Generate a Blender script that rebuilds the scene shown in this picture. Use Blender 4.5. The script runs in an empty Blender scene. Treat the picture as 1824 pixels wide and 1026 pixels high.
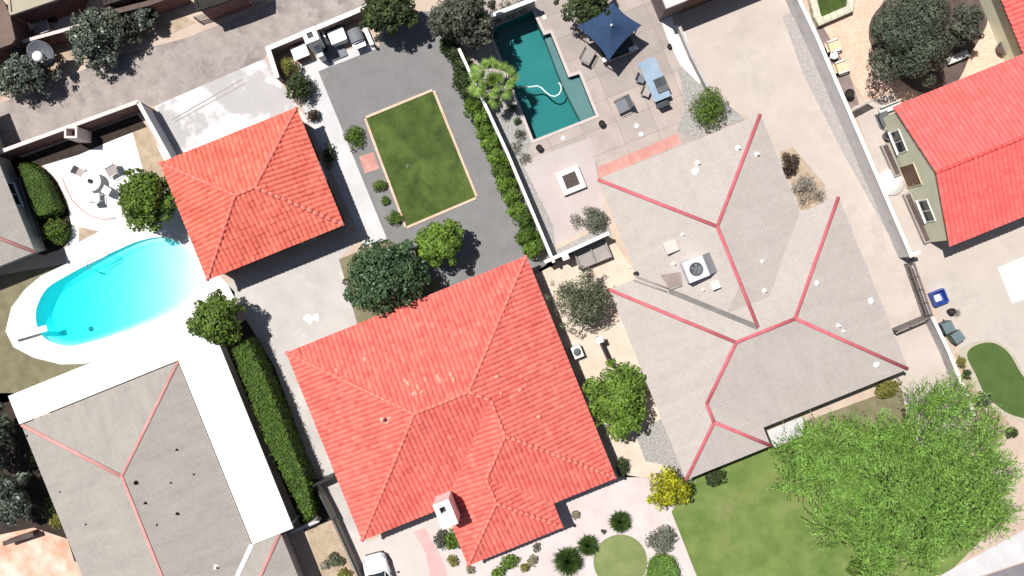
import bpy, bmesh, math, random
import numpy as np
from mathutils import Vector, Matrix
from mathutils.geometry import tessellate_polygon
R = math.radians
sc = bpy.context.scene
COL = sc.collection

# ------------------------------------------------------------------ camera, sky, sun, exposure
HC = 62.0            # camera height
PXM = 25.0           # photo pixels per metre on the ground
cam_d = bpy.data.cameras.new('camera'); cam = bpy.data.objects.new('camera', cam_d); COL.objects.link(cam)
cam.location = (0, 0, HC); cam.rotation_euler = (0, 0, 0)
cam_d.sensor_width = 36; cam_d.lens = 36 * HC / (1824 / PXM); cam_d.clip_end = 3000; cam_d.clip_start = .5
sc.camera = cam
SUN = Vector((-.38, .235, 1)).normalized()
w = bpy.data.worlds.new('World'); sc.world = w; w.use_nodes = True
nt = w.node_tree; bg = nt.nodes['Background']
sky = nt.nodes.new('ShaderNodeTexSky'); sky.sky_type = 'NISHITA'; sky.sun_disc = False
sky.sun_elevation = math.asin(SUN.z); sky.sun_rotation = math.atan2(SUN.x, SUN.y)
nt.links.new(sky.outputs[0], bg.inputs[0]); bg.inputs[1].default_value = .05
sun_d = bpy.data.lights.new('sun', 'SUN'); sun_d.energy = 5.0; sun_d.angle = R(.5); sun_d.color = (1, .965, .92)
sun = bpy.data.objects.new('sun', sun_d); COL.objects.link(sun); sun.location = SUN * 80
sun.rotation_euler = SUN.to_track_quat('Z', 'Y').to_euler()
sc.view_settings.view_transform = 'Standard'; sc.view_settings.look = 'None'
sc.view_settings.exposure = .15; sc.view_settings.gamma = 1
sc.view_settings.use_curve_mapping = False
sc.cycles.max_bounces = 6; sc.cycles.diffuse_bounces = 2; sc.cycles.transparent_max_bounces = 12

# ------------------------------------------------------------------ helpers
rnd = random.Random(7)
ROT = R(22.0)
def P(px, py, z=0.0):
    k = (HC - z) / HC / PXM
    return Vector(((px - 912) * k, (513 - py) * k, z))
def srgb(r, g, b):
    f = lambda c: (c / 255 / 12.92) if c / 255 <= .04045 else ((c / 255 + .055) / 1.055) ** 2.4
    return (f(r), f(g), f(b))
ROOTS = {}
class MB:
    def __init__(s): s.v = []; s.f = []; s.sm = []; s.uv = []
    def add(s, vs, fs, smooth=False, uvs=None):
        n = len(s.v); s.v += [tuple(p) for p in vs]
        for i, f in enumerate(fs):
            s.f.append(tuple(j + n for j in f)); s.sm.append(smooth)
            s.uv.append([uvs[j] for j in f] if uvs else None)
        return s
    def prism(s, poly, z0, z1, bottom=False):
        poly = [(p[0], p[1]) for p in poly]
        a = sum(poly[i - 1][0] * poly[i][1] - poly[i][0] * poly[i - 1][1] for i in range(len(poly)))
        if a < 0: poly = poly[::-1]
        n = len(poly)
        vs = [(x, y, z0) for x, y in poly] + [(x, y, z1) for x, y in poly]
        fs = [tuple(range(n, 2 * n))] + [(i, (i + 1) % n, n + (i + 1) % n, n + i) for i in range(n)]
        if bottom: fs.append(tuple(range(n - 1, -1, -1)))
        return s.add(vs, fs)
    def flat(s, poly, z, holes=()):
        rings = [[Vector((p[0], p[1], 0)) for p in r] for r in [poly] + list(holes)]
        tris = tessellate_polygon(rings)
        vs = [(p.x, p.y, z) for r in rings for p in r]
        fs = []
        for a, b, c in tris:
            A, B, C = vs[a], vs[b], vs[c]
            cr = (B[0] - A[0]) * (C[1] - A[1]) - (B[1] - A[1]) * (C[0] - A[0])
            fs.append((a, b, c) if cr > 0 else (a, c, b))
        return s.add(vs, fs)
    def box(s, c, sx, sy, sz, rot=0.0, taper=0.0):
        ca, sa = math.cos(rot), math.sin(rot)
        vs = []
        for z, t in ((0, 1), (sz, 1 - taper)):
            for x, y in ((-1, -1), (1, -1), (1, 1), (-1, 1)):
                X, Y = x * sx / 2 * t, y * sy / 2 * t
                vs.append((c[0] + X * ca - Y * sa, c[1] + X * sa + Y * ca, c[2] + z))
        return s.add(vs, [(3, 2, 1, 0), (4, 5, 6, 7), (0, 1, 5, 4), (1, 2, 6, 5), (2, 3, 7, 6), (3, 0, 4, 7)])
    def rbox(s, c, sx, sy, sz, rot=0.0, r=.08, n=3):      # box with rounded vertical corners
        ca, sa = math.cos(rot), math.sin(rot); pts = []
        for cx, cy, a0 in ((1, 1, 0), (-1, 1, 90), (-1, -1, 180), (1, -1, 270)):
            for i in range(n + 1):
                a = R(a0 + 90 * i / n)
                X, Y = cx * (sx / 2 - r) + r * math.cos(a), cy * (sy / 2 - r) + r * math.sin(a)
                pts.append((c[0] + X * ca - Y * sa, c[1] + X * sa + Y * ca))
        return s.prism(pts, c[2], c[2] + sz, True)
    def tube(s, pts, rad, n=8, cap=True, flat=1.0):
        pts = [Vector(p) for p in pts]
        if not hasattr(rad, '__len__'): rad = [rad] * len(pts)
        vs = []
        for i, p in enumerate(pts):
            t = (pts[min(i + 1, len(pts) - 1)] - pts[max(i - 1, 0)]).normalized()
            u = t.cross(Vector((0, 0, 1)))
            if u.length < 1e-3: u = Vector((1, 0, 0))
            u.normalize(); v = u.cross(t)
            for k in range(n):
                a = 2 * math.pi * k / n
                vs.append(p + u * math.cos(a) * rad[i] + v * math.sin(a) * rad[i] * flat)
        fs = [(i * n + k, i * n + (k + 1) % n, (i + 1) * n + (k + 1) % n, (i + 1) * n + k) for i in range(len(pts) - 1) for k in range(n)]
        if cap: fs += [tuple(range(n - 1, -1, -1)), tuple(range((len(pts) - 1) * n, len(pts) * n))]
        return s.add(vs, fs, True)
    def lathe(s, c, prof, n=16, sx=1, sy=1, smooth=True):
        vs = [(c[0] + r * sx * math.cos(2 * math.pi * k / n), c[1] + r * sy * math.sin(2 * math.pi * k / n), c[2] + z) for r, z in prof for k in range(n)]
        m = len(prof)
        fs = [(i * n + k, i * n + (k + 1) % n, (i + 1) * n + (k + 1) % n, (i + 1) * n + k) for i in range(m - 1) for k in range(n)]
        fs += [tuple(range((m - 1) * n, m * n))]
        return s.add(vs, fs, smooth)
    def ring(s, outer, inner, z0, z1):      # two polygons of equal length: a raised rim
        n = len(outer)
        vs = [(p[0], p[1], z) for z in (z0, z1) for q in (outer, inner) for p in q]
        fs = []
        for i in range(n):
            j = (i + 1) % n
            fs += [(2 * n + i, 2 * n + j, 3 * n + j, 3 * n + i), (i, j, 2 * n + j, 2 * n + i), (n + j, n + i, 3 * n + i, 3 * n + j)]
        return s.add(vs, fs)
    def build(s, name, mat, parent=None, local=False, bev=0.0):
        me = bpy.data.meshes.new(name)
        root = parent
        while root is not None and root.parent is not None: root = root.parent
        vs = s.v
        if root is not None and not local:
            loc, rz = ROOTS[root.name]; ca, sa = math.cos(-rz), math.sin(-rz)
            a = np.array(vs, float) - np.array(loc)
            vs = np.column_stack([a[:, 0] * ca - a[:, 1] * sa, a[:, 0] * sa + a[:, 1] * ca, a[:, 2]]).tolist()
        loc = None
        if root is None:
            a = np.array(vs, float); lo, hi = a.min(0), a.max(0)
            loc = ((lo[0] + hi[0]) / 2, (lo[1] + hi[1]) / 2, lo[2]); vs = (a - np.array(loc)).tolist()
        me.from_pydata(vs, [], s.f); me.polygons.foreach_set('use_smooth', s.sm)
        if any(u is not None for u in s.uv):
            ul = me.uv_layers.new(name='UVMap'); flat = []
            for f, u in zip(s.f, s.uv):
                for q in (u if u else [(0, 0)] * len(f)): flat += [q[0], q[1]]
            ul.data.foreach_set('uv', flat)
        me.update()
        if mat: me.materials.append(mat)
        o = bpy.data.objects.new(name, me); COL.objects.link(o)
        if parent is not None: o.parent = parent
        else:
            o.location = loc; ROOTS[o.name] = (loc, 0.0)
        if bev:
            b = o.modifiers.new('bevel', 'BEVEL'); b.width = bev; b.segments = 2; b.limit_method = 'ANGLE'
        return o
def tag(o, label, cat, group=None, kind=None):
    o['label'] = label; o['category'] = cat
    if group: o['group'] = group
    if kind: o['kind'] = kind
    return o
def thing(name, label, cat, loc, rz=0.0, group=None):
    o = bpy.data.objects.new(name, None); COL.objects.link(o); o.empty_display_size = .3
    o.location = loc; o.rotation_euler = (0, 0, rz); ROOTS[o.name] = (tuple(loc), rz)
    return tag(o, label, cat, group)
def struct(name, mb, mat):
    o = mb.build(name, mat); o['kind'] = 'structure'; return o
def copy_tree(o, loc=None, rz=None, label=None, group=None, parent=None):
    c = o.copy(); COL.objects.link(c); c.parent = parent
    for ch in [x for x in bpy.data.objects if x.parent == o]: copy_tree(ch, parent=c)
    if loc is not None: c.location = loc
    if rz is not None: c.rotation_euler = (0, 0, rz)
    if label: c['label'] = label
    if group: c['group'] = group
    return c
def pp(*pts, z=0.0): return [P(x, y, z) for x, y in pts]
def smooth_poly(pts, n=6):        # Catmull-Rom through pixel points (closed)
    out = []; m = len(pts)
    for i in range(m):
        p0, p1, p2, p3 = (np.array(pts[(i + k) % m], float) for k in (-1, 0, 1, 2))
        for k in range(n):
            t = k / n
            out.append(tuple(.5 * ((2 * p1) + (-p0 + p2) * t + (2 * p0 - 5 * p1 + 4 * p2 - p3) * t * t + (-p0 + 3 * p1 - 3 * p2 + p3) * t ** 3)))
    return out
def offset(poly, d):               # outward offset of a world polygon
    poly = [Vector((p[0], p[1])) for p in poly]; n = len(poly)
    a = sum(poly[i - 1].x * poly[i].y - poly[i].x * poly[i - 1].y for i in range(n))
    s = 1 if a > 0 else -1; out = []
    for i in range(n):
        t1 = (poly[i] - poly[i - 1]).normalized(); t2 = (poly[(i + 1) % n] - poly[i]).normalized()
        n1 = Vector((t1.y, -t1.x)) * s; n2 = Vector((t2.y, -t2.x)) * s
        b = n1 + n2
        if b.length < 1e-4: b = n1
        b.normalize(); out.append(poly[i] + b * d / max(.4, b.dot(n1)))
    return out

# ------------------------------------------------------------------ materials
def M(name, c1, c2=None, rough=.85, scale=1.2, detail=5, fine=.0, fscale=30, bump=0.0, spec=.25, metal=0.0, ramp=(.35, .68), joints=None, c3=None, s3=.25, r3=(.55, .7), coat=0.0):
    m = bpy.data.materials.new(name); m.use_nodes = True; t = m.node_tree; N = t.nodes; L = t.links
    b = N['Principled BSDF']; b.inputs['Roughness'].default_value = rough; b.inputs['Specular IOR Level'].default_value = spec
    b.inputs['Metallic'].default_value = metal; b.inputs['Coat Weight'].default_value = coat
    if c2 is None and not fine and not joints:
        b.inputs['Base Color'].default_value = (*c1, 1); return m
    tc = N.new('ShaderNodeTexCoord'); co = tc.outputs['Object']
    def noise(sc_, det=5, rg=.6):
        n = N.new('ShaderNodeTexNoise'); n.inputs['Scale'].default_value = sc_; n.inputs['Detail'].default_value = det
        n.inputs['Roughness'].default_value = rg; L.new(co, n.inputs['Vector']); return n.outputs['Fac']
    def rampn(src, a, b_):
        r = N.new('ShaderNodeMapRange'); r.inputs[1].default_value = a; r.inputs[2].default_value = b_; L.new(src, r.inputs[0]); return r.outputs[0]
    def mix(f, a, b_, mode='MIX'):
        x = N.new('ShaderNodeMix'); x.data_type = 'RGBA'; x.blend_type = mode
        if isinstance(f, float): x.inputs[0].default_value = f
        else: L.new(f, x.inputs[0])
        for i, q in ((6, a), (7, b_)):
            if isinstance(q, tuple): x.inputs[i].default_value = (*q, 1)
            else: L.new(q, x.inputs[i])
        return x.outputs[2]
    col = mix(rampn(noise(scale, detail), *ramp), c1, c2 if c2 else c1)
    if c3: col = mix(rampn(noise(s3, 4, .7), *r3), col, c3)
    if joints:
        wj, hj, rot, cj, mw = joints
        mp = N.new('ShaderNodeMapping'); mp.inputs['Rotation'].default_value = (0, 0, -rot); L.new(co, mp.inputs['Vector'])
        br = N.new('ShaderNodeTexBrick'); br.inputs['Scale'].default_value = 1.0; br.inputs['Brick Width'].default_value = wj
        br.inputs['Row Height'].default_value = hj; br.inputs['Mortar Size'].default_value = mw; br.inputs['Mortar Smooth'].default_value = .3
        br.offset = .5 if hj < .25 else 0.0
        br.inputs['Color1'].default_value = (.86, .86, .86, 1); br.inputs['Color2'].default_value = (1.1, 1.08, 1.06, 1); br.inputs['Mortar'].default_value = (1, 1, 1, 1)
        L.new(mp.outputs[0], br.inputs['Vector'])
        col = mix(1.0, col, br.outputs['Color'], 'MULTIPLY')
        col = mix(br.outputs['Fac'], col, cj)
    fo = None
    if fine:
        fo = noise(fscale, 3, .7); mr = N.new('ShaderNodeMapRange'); mr.inputs[1].default_value = .3; mr.inputs[2].default_value = .7
        mr.inputs[3].default_value = 1 - fine; mr.inputs[4].default_value = 1 + fine; L.new(fo, mr.inputs[0])
        cb = N.new('ShaderNodeCombineColor')
        for i in range(3): L.new(mr.outputs[0], cb.inputs[i])
        col = mix(1.0, col, cb.outputs[0], 'MULTIPLY')
    L.new(col, b.inputs['Base Color'])
    if bump:
        bp = N.new('ShaderNodeBump'); bp.inputs['Strength'].default_value = bump; bp.inputs['Distance'].default_value = .05
        L.new(fo if fo is not None else noise(fscale, 3), bp.inputs['Height']); L.new(bp.outputs[0], b.inputs['Normal'])
    return m
def leaf_mat(name, ca, cb, cc=None, rough=.6):
    m = bpy.data.materials.new(name); m.use_nodes = True; t = m.node_tree; N = t.nodes; L = t.links
    b = N['Principled BSDF']; b.inputs['Roughness'].default_value = rough; b.inputs['Specular IOR Level'].default_value = .25
    g = N.new('ShaderNodeNewGeometry'); r = N.new('ShaderNodeValToRGB'); e = r.color_ramp.elements
    e[0].color = (*ca, 1); e[1].color = (*cb, 1)
    if cc: x = e.new(.88); x.color = (*cb, 1); e[-1].color = (*cc, 1)
    L.new(g.outputs['Random Per Island'], r.inputs[0])
    tc = N.new('ShaderNodeTexCoord'); n = N.new('ShaderNodeTexNoise'); n.inputs['Scale'].default_value = 1.3; n.inputs['Detail'].default_value = 3
    L.new(tc.outputs['Object'], n.inputs['Vector'])
    mr = N.new('ShaderNodeMapRange'); mr.inputs[1].default_value = .35; mr.inputs[2].default_value = .65; mr.inputs[3].default_value = .72; mr.inputs[4].default_value = 1.3
    L.new(n.outputs['Fac'], mr.inputs[0]); hs = N.new('ShaderNodeHueSaturation'); L.new(mr.outputs[0], hs.inputs['Value']); L.new(r.outputs[0], hs.inputs['Color'])
    L.new(hs.outputs[0], b.inputs['Base Color'])
    tr = N.new('ShaderNodeBsdfTranslucent'); L.new(hs.outputs[0], tr.inputs[0])
    mx = N.new('ShaderNodeMixShader'); mx.inputs[0].default_value = .22
    L.new(b.outputs[0], mx.inputs[1]); L.new(tr.outputs[0], mx.inputs[2]); L.new(mx.outputs[0], N['Material Output'].inputs[0])
    return m
def tile_mat(name, base, light, dark, stain):
    m = bpy.data.materials.new(name); m.use_nodes = True; t = m.node_tree; N = t.nodes; L = t.links
    b = N['Principled BSDF']; b.inputs['Roughness'].default_value = .75; b.inputs['Specular IOR Level'].default_value = .2
    uv = N.new('ShaderNodeUVMap'); uv.uv_map = 'UVMap'
    fl = N.new('ShaderNodeVectorMath'); fl.operation = 'FLOOR'; L.new(uv.outputs[0], fl.inputs[0])
    wn = N.new('ShaderNodeTexWhiteNoise'); wn.noise_dimensions = '2D'; L.new(fl.outputs[0], wn.inputs['Vector'])
    r = N.new('ShaderNodeValToRGB'); e = r.color_ramp.elements; e[0].color = (*dark, 1); e[1].color = (*light, 1)
    x = e.new(.42); x.color = (*base, 1); x = e.new(.85); x.color = (*base, 1)
    L.new(wn.outputs['Value'], r.inputs[0])
    tc = N.new('ShaderNodeTexCoord'); n = N.new('ShaderNodeTexNoise'); n.inputs['Scale'].default_value = .9; n.inputs['Detail'].default_value = 7; n.inputs['Roughness'].default_value = .7
    L.new(tc.outputs['Object'], n.inputs['Vector'])
    mr = N.new('ShaderNodeMapRange'); mr.inputs[1].default_value = .48; mr.inputs[2].default_value = .70; L.new(n.outputs['Fac'], mr.inputs[0])
    ml = N.new('ShaderNodeMath'); ml.operation = 'MULTIPLY'; ml.inputs[1].default_value = .60; L.new(mr.outputs[0], ml.inputs[0])
    mx = N.new('ShaderNodeMix'); mx.data_type = 'RGBA'; L.new(ml.outputs[0], mx.inputs[0]); L.new(r.outputs[0], mx.inputs[6]); mx.inputs[7].default_value = (*stain, 1)
    L.new(mx.outputs[2], b.inputs['Base Color'])
    return m
def shingle_mat(name, base, light, dark):
    m = bpy.data.materials.new(name); m.use_nodes = True; t = m.node_tree; N = t.nodes; L = t.links
    b = N['Principled BSDF']; b.inputs['Roughness'].default_value = .95; b.inputs['Specular IOR Level'].default_value = .1
    uv = N.new('ShaderNodeUVMap'); uv.uv_map = 'UVMap'
    br = N.new('ShaderNodeTexBrick'); br.inputs['Scale'].default_value = 1; br.inputs['Brick Width'].default_value = .33; br.inputs['Row Height'].default_value = .15
    br.inputs['Mortar Size'].default_value = .012; br.inputs['Color1'].default_value = (.96, .96, .96, 1); br.inputs['Color2'].default_value = (1.035, 1.035, 1.035, 1); br.inputs['Mortar'].default_value = (.90, .90, .90, 1)
    L.new(uv.outputs[0], br.inputs['Vector'])
    def noise(scale, det, sxy=None):
        n = N.new('ShaderNodeTexNoise'); n.inputs['Scale'].default_value = scale; n.inputs['Detail'].default_value = det; n.inputs['Roughness'].default_value = .68
        mp = N.new('ShaderNodeMapping'); mp.inputs['Scale'].default_value = sxy or (1, 1, 1); L.new(uv.outputs[0], mp.inputs['Vector']); L.new(mp.outputs[0], n.inputs['Vector'])
        return n.outputs['Fac']
    r = N.new('ShaderNodeValToRGB'); e = r.color_ramp.elements; e[0].position = .3; e[1].position = .72; e[0].color = (*dark, 1); e[1].color = (*light, 1); x = e.new(.5); x.color = (*base, 1)
    L.new(noise(1.4, 7, (1, .28, 1)), r.inputs[0])
    mx = N.new('ShaderNodeMix'); mx.data_type = 'RGBA'; mx.blend_type = 'MULTIPLY'; mx.inputs[0].default_value = 1
    L.new(r.outputs[0], mx.inputs[6]); L.new(br.outputs['Color'], mx.inputs[7])
    mr = N.new('ShaderNodeMapRange'); mr.inputs[1].default_value = .3; mr.inputs[2].default_value = .7; mr.inputs[3].default_value = .97; mr.inputs[4].default_value = 1.03
    L.new(noise(9, 4), mr.inputs[0]); cb = N.new('ShaderNodeCombineColor')
    for i in range(3): L.new(mr.outputs[0], cb.inputs[i])
    m2 = N.new('ShaderNodeMix'); m2.data_type = 'RGBA'; m2.blend_type = 'MULTIPLY'; m2.inputs[0].default_value = 1
    L.new(mx.outputs[2], m2.inputs[6]); L.new(cb.outputs[0], m2.inputs[7]); L.new(m2.outputs[2], b.inputs['Base Color'])
    bp = N.new('ShaderNodeBump'); bp.inputs['Strength'].default_value = .5; bp.inputs['Distance'].default_value = .02; L.new(br.outputs['Fac'], bp.inputs['Height']); bp.invert = True
    L.new(bp.outputs[0], b.inputs['Normal'])
    return m
def water_mat(name, absorb, density, tint):
    m = bpy.data.materials.new(name); m.use_nodes = True; t = m.node_tree; N = t.nodes; L = t.links
    N.remove(N['Principled BSDF']); out = N['Material Output']
    tr = N.new('ShaderNodeBsdfTransparent'); tr.inputs[0].default_value = (*tint, 1)
    gl = N.new('ShaderNodeBsdfGlossy'); gl.inputs['Roughness'].default_value = .04
    fr = N.new('ShaderNodeFresnel'); fr.inputs[0].default_value = 1.33
    tc = N.new('ShaderNodeTexCoord'); n = N.new('ShaderNodeTexNoise'); n.inputs['Scale'].default_value = 3; n.inputs['Detail'].default_value = 3
    L.new(tc.outputs['Object'], n.inputs['Vector'])
    bp = N.new('ShaderNodeBump'); bp.inputs['Strength'].default_value = .25; bp.inputs['Distance'].default_value = .05; L.new(n.outputs['Fac'], bp.inputs['Height'])
    L.new(bp.outputs[0], gl.inputs['Normal']); L.new(bp.outputs[0], fr.inputs['Normal'])
    mx = N.new('ShaderNodeMixShader'); L.new(fr.outputs[0], mx.inputs[0]); L.new(tr.outputs[0], mx.inputs[1]); L.new(gl.outputs[0], mx.inputs[2]); L.new(mx.outputs[0], out.inputs[0])
    va = N.new('ShaderNodeVolumeAbsorption'); va.inputs[0].default_value = (*absorb, 1); va.inputs[1].default_value = density; L.new(va.outputs[0], out.inputs[1])
    return m
C = srgb
conc = dict(rough=.9, fine=.06, fscale=14)
mat_ground = M('dirt_ground', (.47, .36, .29), (.55, .45, .37), fine=.1, scale=.5)
mat_alley = M('alley_asphalt', (.29, .25, .23), (.39, .338, .315), c3=(.225, .195, .182), scale=.9, detail=9, fine=.12, fscale=9, s3=.42, r3=(.52, .66), ramp=(.36, .64))
mat_conc_white = M('white_concrete', (.80, .77, .74), (.90, .87, .84), scale=.4, **conc)
mat_conc_path = M('pale_concrete', (.508, .498, .499), (.623, .614, .619), scale=.5, **conc)
mat_conc_drive = M('driveway_concrete', (.435, .408, .388), (.522, .494, .469), c3=(.574, .533, .495), scale=.5, s3=.4, **conc)
mat_conc_beige = M('beige_concrete', (.475, .415, .365), (.54, .475, .425), c3=(.445, .39, .345), scale=.35, s3=.3, r3=(.5, .66), **conc)
mat_conc_top = M('alley_apron_concrete', (.415, .398, .395), (.473, .451, .445), c3=(.664, .640, .638), scale=.4, s3=.17, r3=(.47, .53), **conc)
mat_front = M('front_gravel', (.541, .463, .447), (.640, .558, .546), fine=.09, fscale=25, scale=.6)
mat_sand = M('sandy_side_yard', (.568, .464, .370), (.645, .550, .466), fine=.1, fscale=20, scale=.7)
mat_pinkwalk = M('pink_walk', (.55, .33, .32), (.63, .42, .40), fine=.06, scale=.8)
mat_pave = M('pink_patio', (.35, .305, .28), (.43, .375, .345), c3=(.45, .37, .33), fine=.06, scale=.6, joints=(2.5, 1.75, ROT, (.26, .215, .195), .02))
mat_pave2 = M('plain_pink_patio', (.455, .39, .375), (.51, .445, .425), fine=.04, scale=.5)
mat_brickpave = M('salmon_brick_paving', (.66, .45, .34), (.74, .53, .42), c3=(.76, .50, .42), fine=.06, scale=.8, joints=(.22, .11, ROT, (.58, .40, .31), .006))
mat_gravel = M('grey_gravel', (.193, .189, .188), (.226, .221, .219), c3=(.246, .242, .235), scale=.8, fine=.16, fscale=22, bump=.4)
mat_rock = M('pale_river_rock', (.26, .25, .235), (.46, .44, .42), scale=7, detail=3, fine=.2, fscale=16, bump=.8)
mat_grass = M('lawn_grass', (.036, .062, .014), (.080, .116, .024), c3=(.108, .150, .032), scale=.9, detail=8, fine=.35, fscale=26, bump=.6, s3=.38, r3=(.5, .68), ramp=(.32, .62))
mat_grass_pale = M('sparse_grass', (.165, .215, .072), (.24, .27, .11), scale=.8, fine=.16, fscale=26, bump=.5)
mat_grass_bright = M('bright_grass', (.062, .109, .028), (.093, .141, .037), scale=.8, fine=.2, fscale=26, bump=.5)
mat_grass_front = M('front_lawn_grass', (.10, .165, .036), (.19, .245, .07), c3=(.24, .24, .105), scale=.55, fine=.25, fscale=24, bump=.6, detail=8, s3=.3, r3=(.54, .74), ramp=(.32, .64))
mat_grass_dry = M('dry_grass', (.162, .144, .083), (.247, .219, .138), scale=.9, fine=.2, fscale=20, bump=.5)
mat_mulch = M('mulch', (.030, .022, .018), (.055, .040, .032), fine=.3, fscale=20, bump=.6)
mat_soil = M('brown_soil', (.085, .060, .052), (.14, .105, .09), fine=.25, fscale=16, bump=.6)
mat_soil_tan = M('tan_soil', (.36, .27, .19), (.50, .40, .30), fine=.2, fscale=14, scale=1.5, bump=.4)
mat_brickedge = M('tan_brick_edging', (.62, .45, .33), (.74, .56, .43), fine=.1, scale=3, joints=(.22, .5, ROT, (.45, .34, .27), .012))
mat_terra = M('terracotta_pad', (.55, .25, .22), (.63, .32, .28), fine=.06, joints=(.4, .4, ROT, (.42, .22, .2), .012))
mat_stucco_white = M('white_stucco', (.78, .75, .71), (.84, .82, .79), fine=.04, scale=1)
mat_block = M('grey_block', (.42, .405, .40), (.50, .48, .475), fine=.07, scale=1.2, c3=(.36, .34, .33), s3=.8)
mat_block_dim = M('dark_block', (.30, .27, .25), (.38, .345, .325), fine=.1, scale=1.5)
mat_brickwall = M('dark_brick', (.13, .072, .066), (.19, .11, .10), fine=.15, scale=2)
mat_cap_pink = M('pinkish_cap', (.66, .54, .51), (.74, .63, .60), fine=.06, scale=2)
mat_tanwall = M('tan_green_stucco', (.66, .65, .48), (.71, .70, .53), fine=.05, scale=1)
mat_wall_cream = M('cream_stucco', (.60, .53, .45), (.66, .59, .51), fine=.04)
mat_shade_stucco = M('shade_dark_stucco', (.10, .07, .065), (.14, .10, .09), fine=.05)  # garage wall, darkened so its colour carries the deep shade
mat_fascia = M('brown_fascia', (.16, .09, .06), (.20, .12, .08), rough=.7, fine=.05)
mat_fascia_w = M('white_fascia', (.72, .70, .68), rough=.6)
mat_tile = tile_mat('red_clay_tile', (.73, .176, .142), (.78, .212, .172), (.64, .130, .105), (.48, .105, .090))
mat_tile_o = tile_mat('orange_clay_tile', (.74, .182, .128), (.79, .222, .156), (.64, .140, .095), (.48, .110, .082))
mat_tile2 = tile_mat('red_clay_tile_even', (.77, .152, .140), (.80, .178, .162), (.78, .13, .12), (.70, .12, .11))
mat_ridge = M('clay_ridge_tile', (.76, .175, .14), (.84, .24, .19), scale=2.2, fine=.1)
mat_ridge2 = M('clay_ridge_tile_even', (.80, .10, .09), (.84, .13, .11), scale=2.2, fine=.05)
mat_ridge_dark = M('dull_ridge_tile', (.55, .09, .07), (.66, .13, .09), scale=2.2, fine=.1)
mat_shingle = shingle_mat('pink_grey_shingle', (.465, .415, .380), (.50, .45, .415), (.425, .38, .348))
mat_shingle_g = shingle_mat('grey_shingle', (.36, .332, .30), (.40, .37, .335), (.312, .29, .262))
mat_pinkridge = M('pink_ridge_cap', (.50, .115, .135), (.58, .165, .18), scale=2, fine=.08)
mat_paleridge = M('faded_ridge_cap', (.58, .26, .24), (.66, .33, .30), scale=2, fine=.08)
mat_whiteroof = M('white_metal_roof', (.86, .86, .86), (.90, .90, .90), rough=.5, scale=.8)
mat_valley = M('grey_valley_metal', (.16, .15, .14), (.22, .21, .20), scale=2, fine=.1, rough=.6)
mat_white = M('white_paint', (.82, .81, .80), rough=.5)
mat_whiteplastic = M('white_plastic', (.84, .84, .83), rough=.4, spec=.4)
mat_black = M('black_plastic', (.018, .018, .02), rough=.5)
mat_blackmetal = M('black_metal', (.025, .024, .024), rough=.45, metal=.3)
mat_greymetal = M('grey_metal', (.36, .37, .39), (.44, .45, .47), rough=.45, metal=.5, scale=2)
mat_steel = M('bright_steel', (.62, .66, .74), (.70, .74, .80), rough=.45, metal=.25, scale=2)
mat_darkgrey = M('dark_grey_metal', (.10, .105, .11), (.14, .145, .15), rough=.5, scale=2)
mat_slate = M('slate_grey', (.155, .165, .185), (.19, .20, .22), rough=.6, scale=2, fine=.05)
mat_navy = M('navy_canvas', (.026, .051, .112), (.034, .065, .139), scale=1.2, fine=.06, fscale=50, rough=.9)
mat_bluetable = M('blue_grey_cloth', (.25, .34, .43), (.33, .42, .51), scale=1, fine=.05, rough=.7)
mat_cushion_dark = M('dark_grey_fabric', (.055, .062, .066), (.085, .095, .10), fine=.1, rough=.95)
mat_sling = M('grey_sling', (.30, .27, .26), (.36, .33, .31), fine=.08, rough=.9)
mat_taupe = M('taupe_fabric', (.36, .31, .29), (.42, .37, .35), fine=.06, rough=.9)
mat_tanfabric = M('tan_fabric', (.58, .50, .33), (.66, .58, .40), fine=.06, rough=.9)
mat_wood = M('weathered_wood', (.24, .18, .14), (.34, .27, .22), scale=4, fine=.12)
mat_olivewood = M('grey_wood', (.30, .27, .24), (.40, .36, .33), scale=4, fine=.12)
mat_glass = M('window_glass', (.022, .03, .034), rough=.06, spec=.6)
mat_bark = M('bark', (.10, .075, .055), (.16, .125, .10), scale=5, fine=.25, fscale=18, bump=.6)
mat_pool_white = M('white_pool_plaster', (.62, .86, .88), (.70, .92, .93), rough=.7, scale=.6, fine=.03)
mat_pool_teal = M('teal_pool_plaster', (.048, .187, .189), (.060, .212, .213), rough=.7, scale=.35, fine=.03, detail=3)
mat_water_blue = water_mat('pool_water_blue', (.04, .985, .995), 1.5, (.95, 1, 1))
mat_water_teal = water_mat('pool_water_teal', (.40, .90, .90), .45, (.90, 1, 1))
mat_blue = M('blue_plastic', (.035, .075, .33), (.05, .10, .38), rough=.4, scale=2)
mat_greenbin = M('grey_green_plastic', (.12, .165, .175), (.16, .205, .215), rough=.5, scale=2)
mat_carpaint = M('white_car_paint', (.80, .80, .82), rough=.25, spec=.5, coat=.6)
mat_tyre = M('tyre_rubber', (.02, .02, .02), rough=.8)
mat_lamp = M('headlamp_glass', (.55, .57, .6), rough=.1, spec=.6)
mat_brownroof = M('brown_flat_roof', (.15, .105, .085), (.20, .145, .12), fine=.08, scale=.8)
mat_tanroof = M('tan_flat_roof', (.38, .335, .25), (.45, .40, .31), fine=.06, scale=.5)
mat_asphalt = M('street_asphalt', (.19, .175, .19), (.23, .215, .23), fine=.12, fscale=18)
mat_hose = M('pale_hose', (.62, .78, .72), rough=.5)
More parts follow.
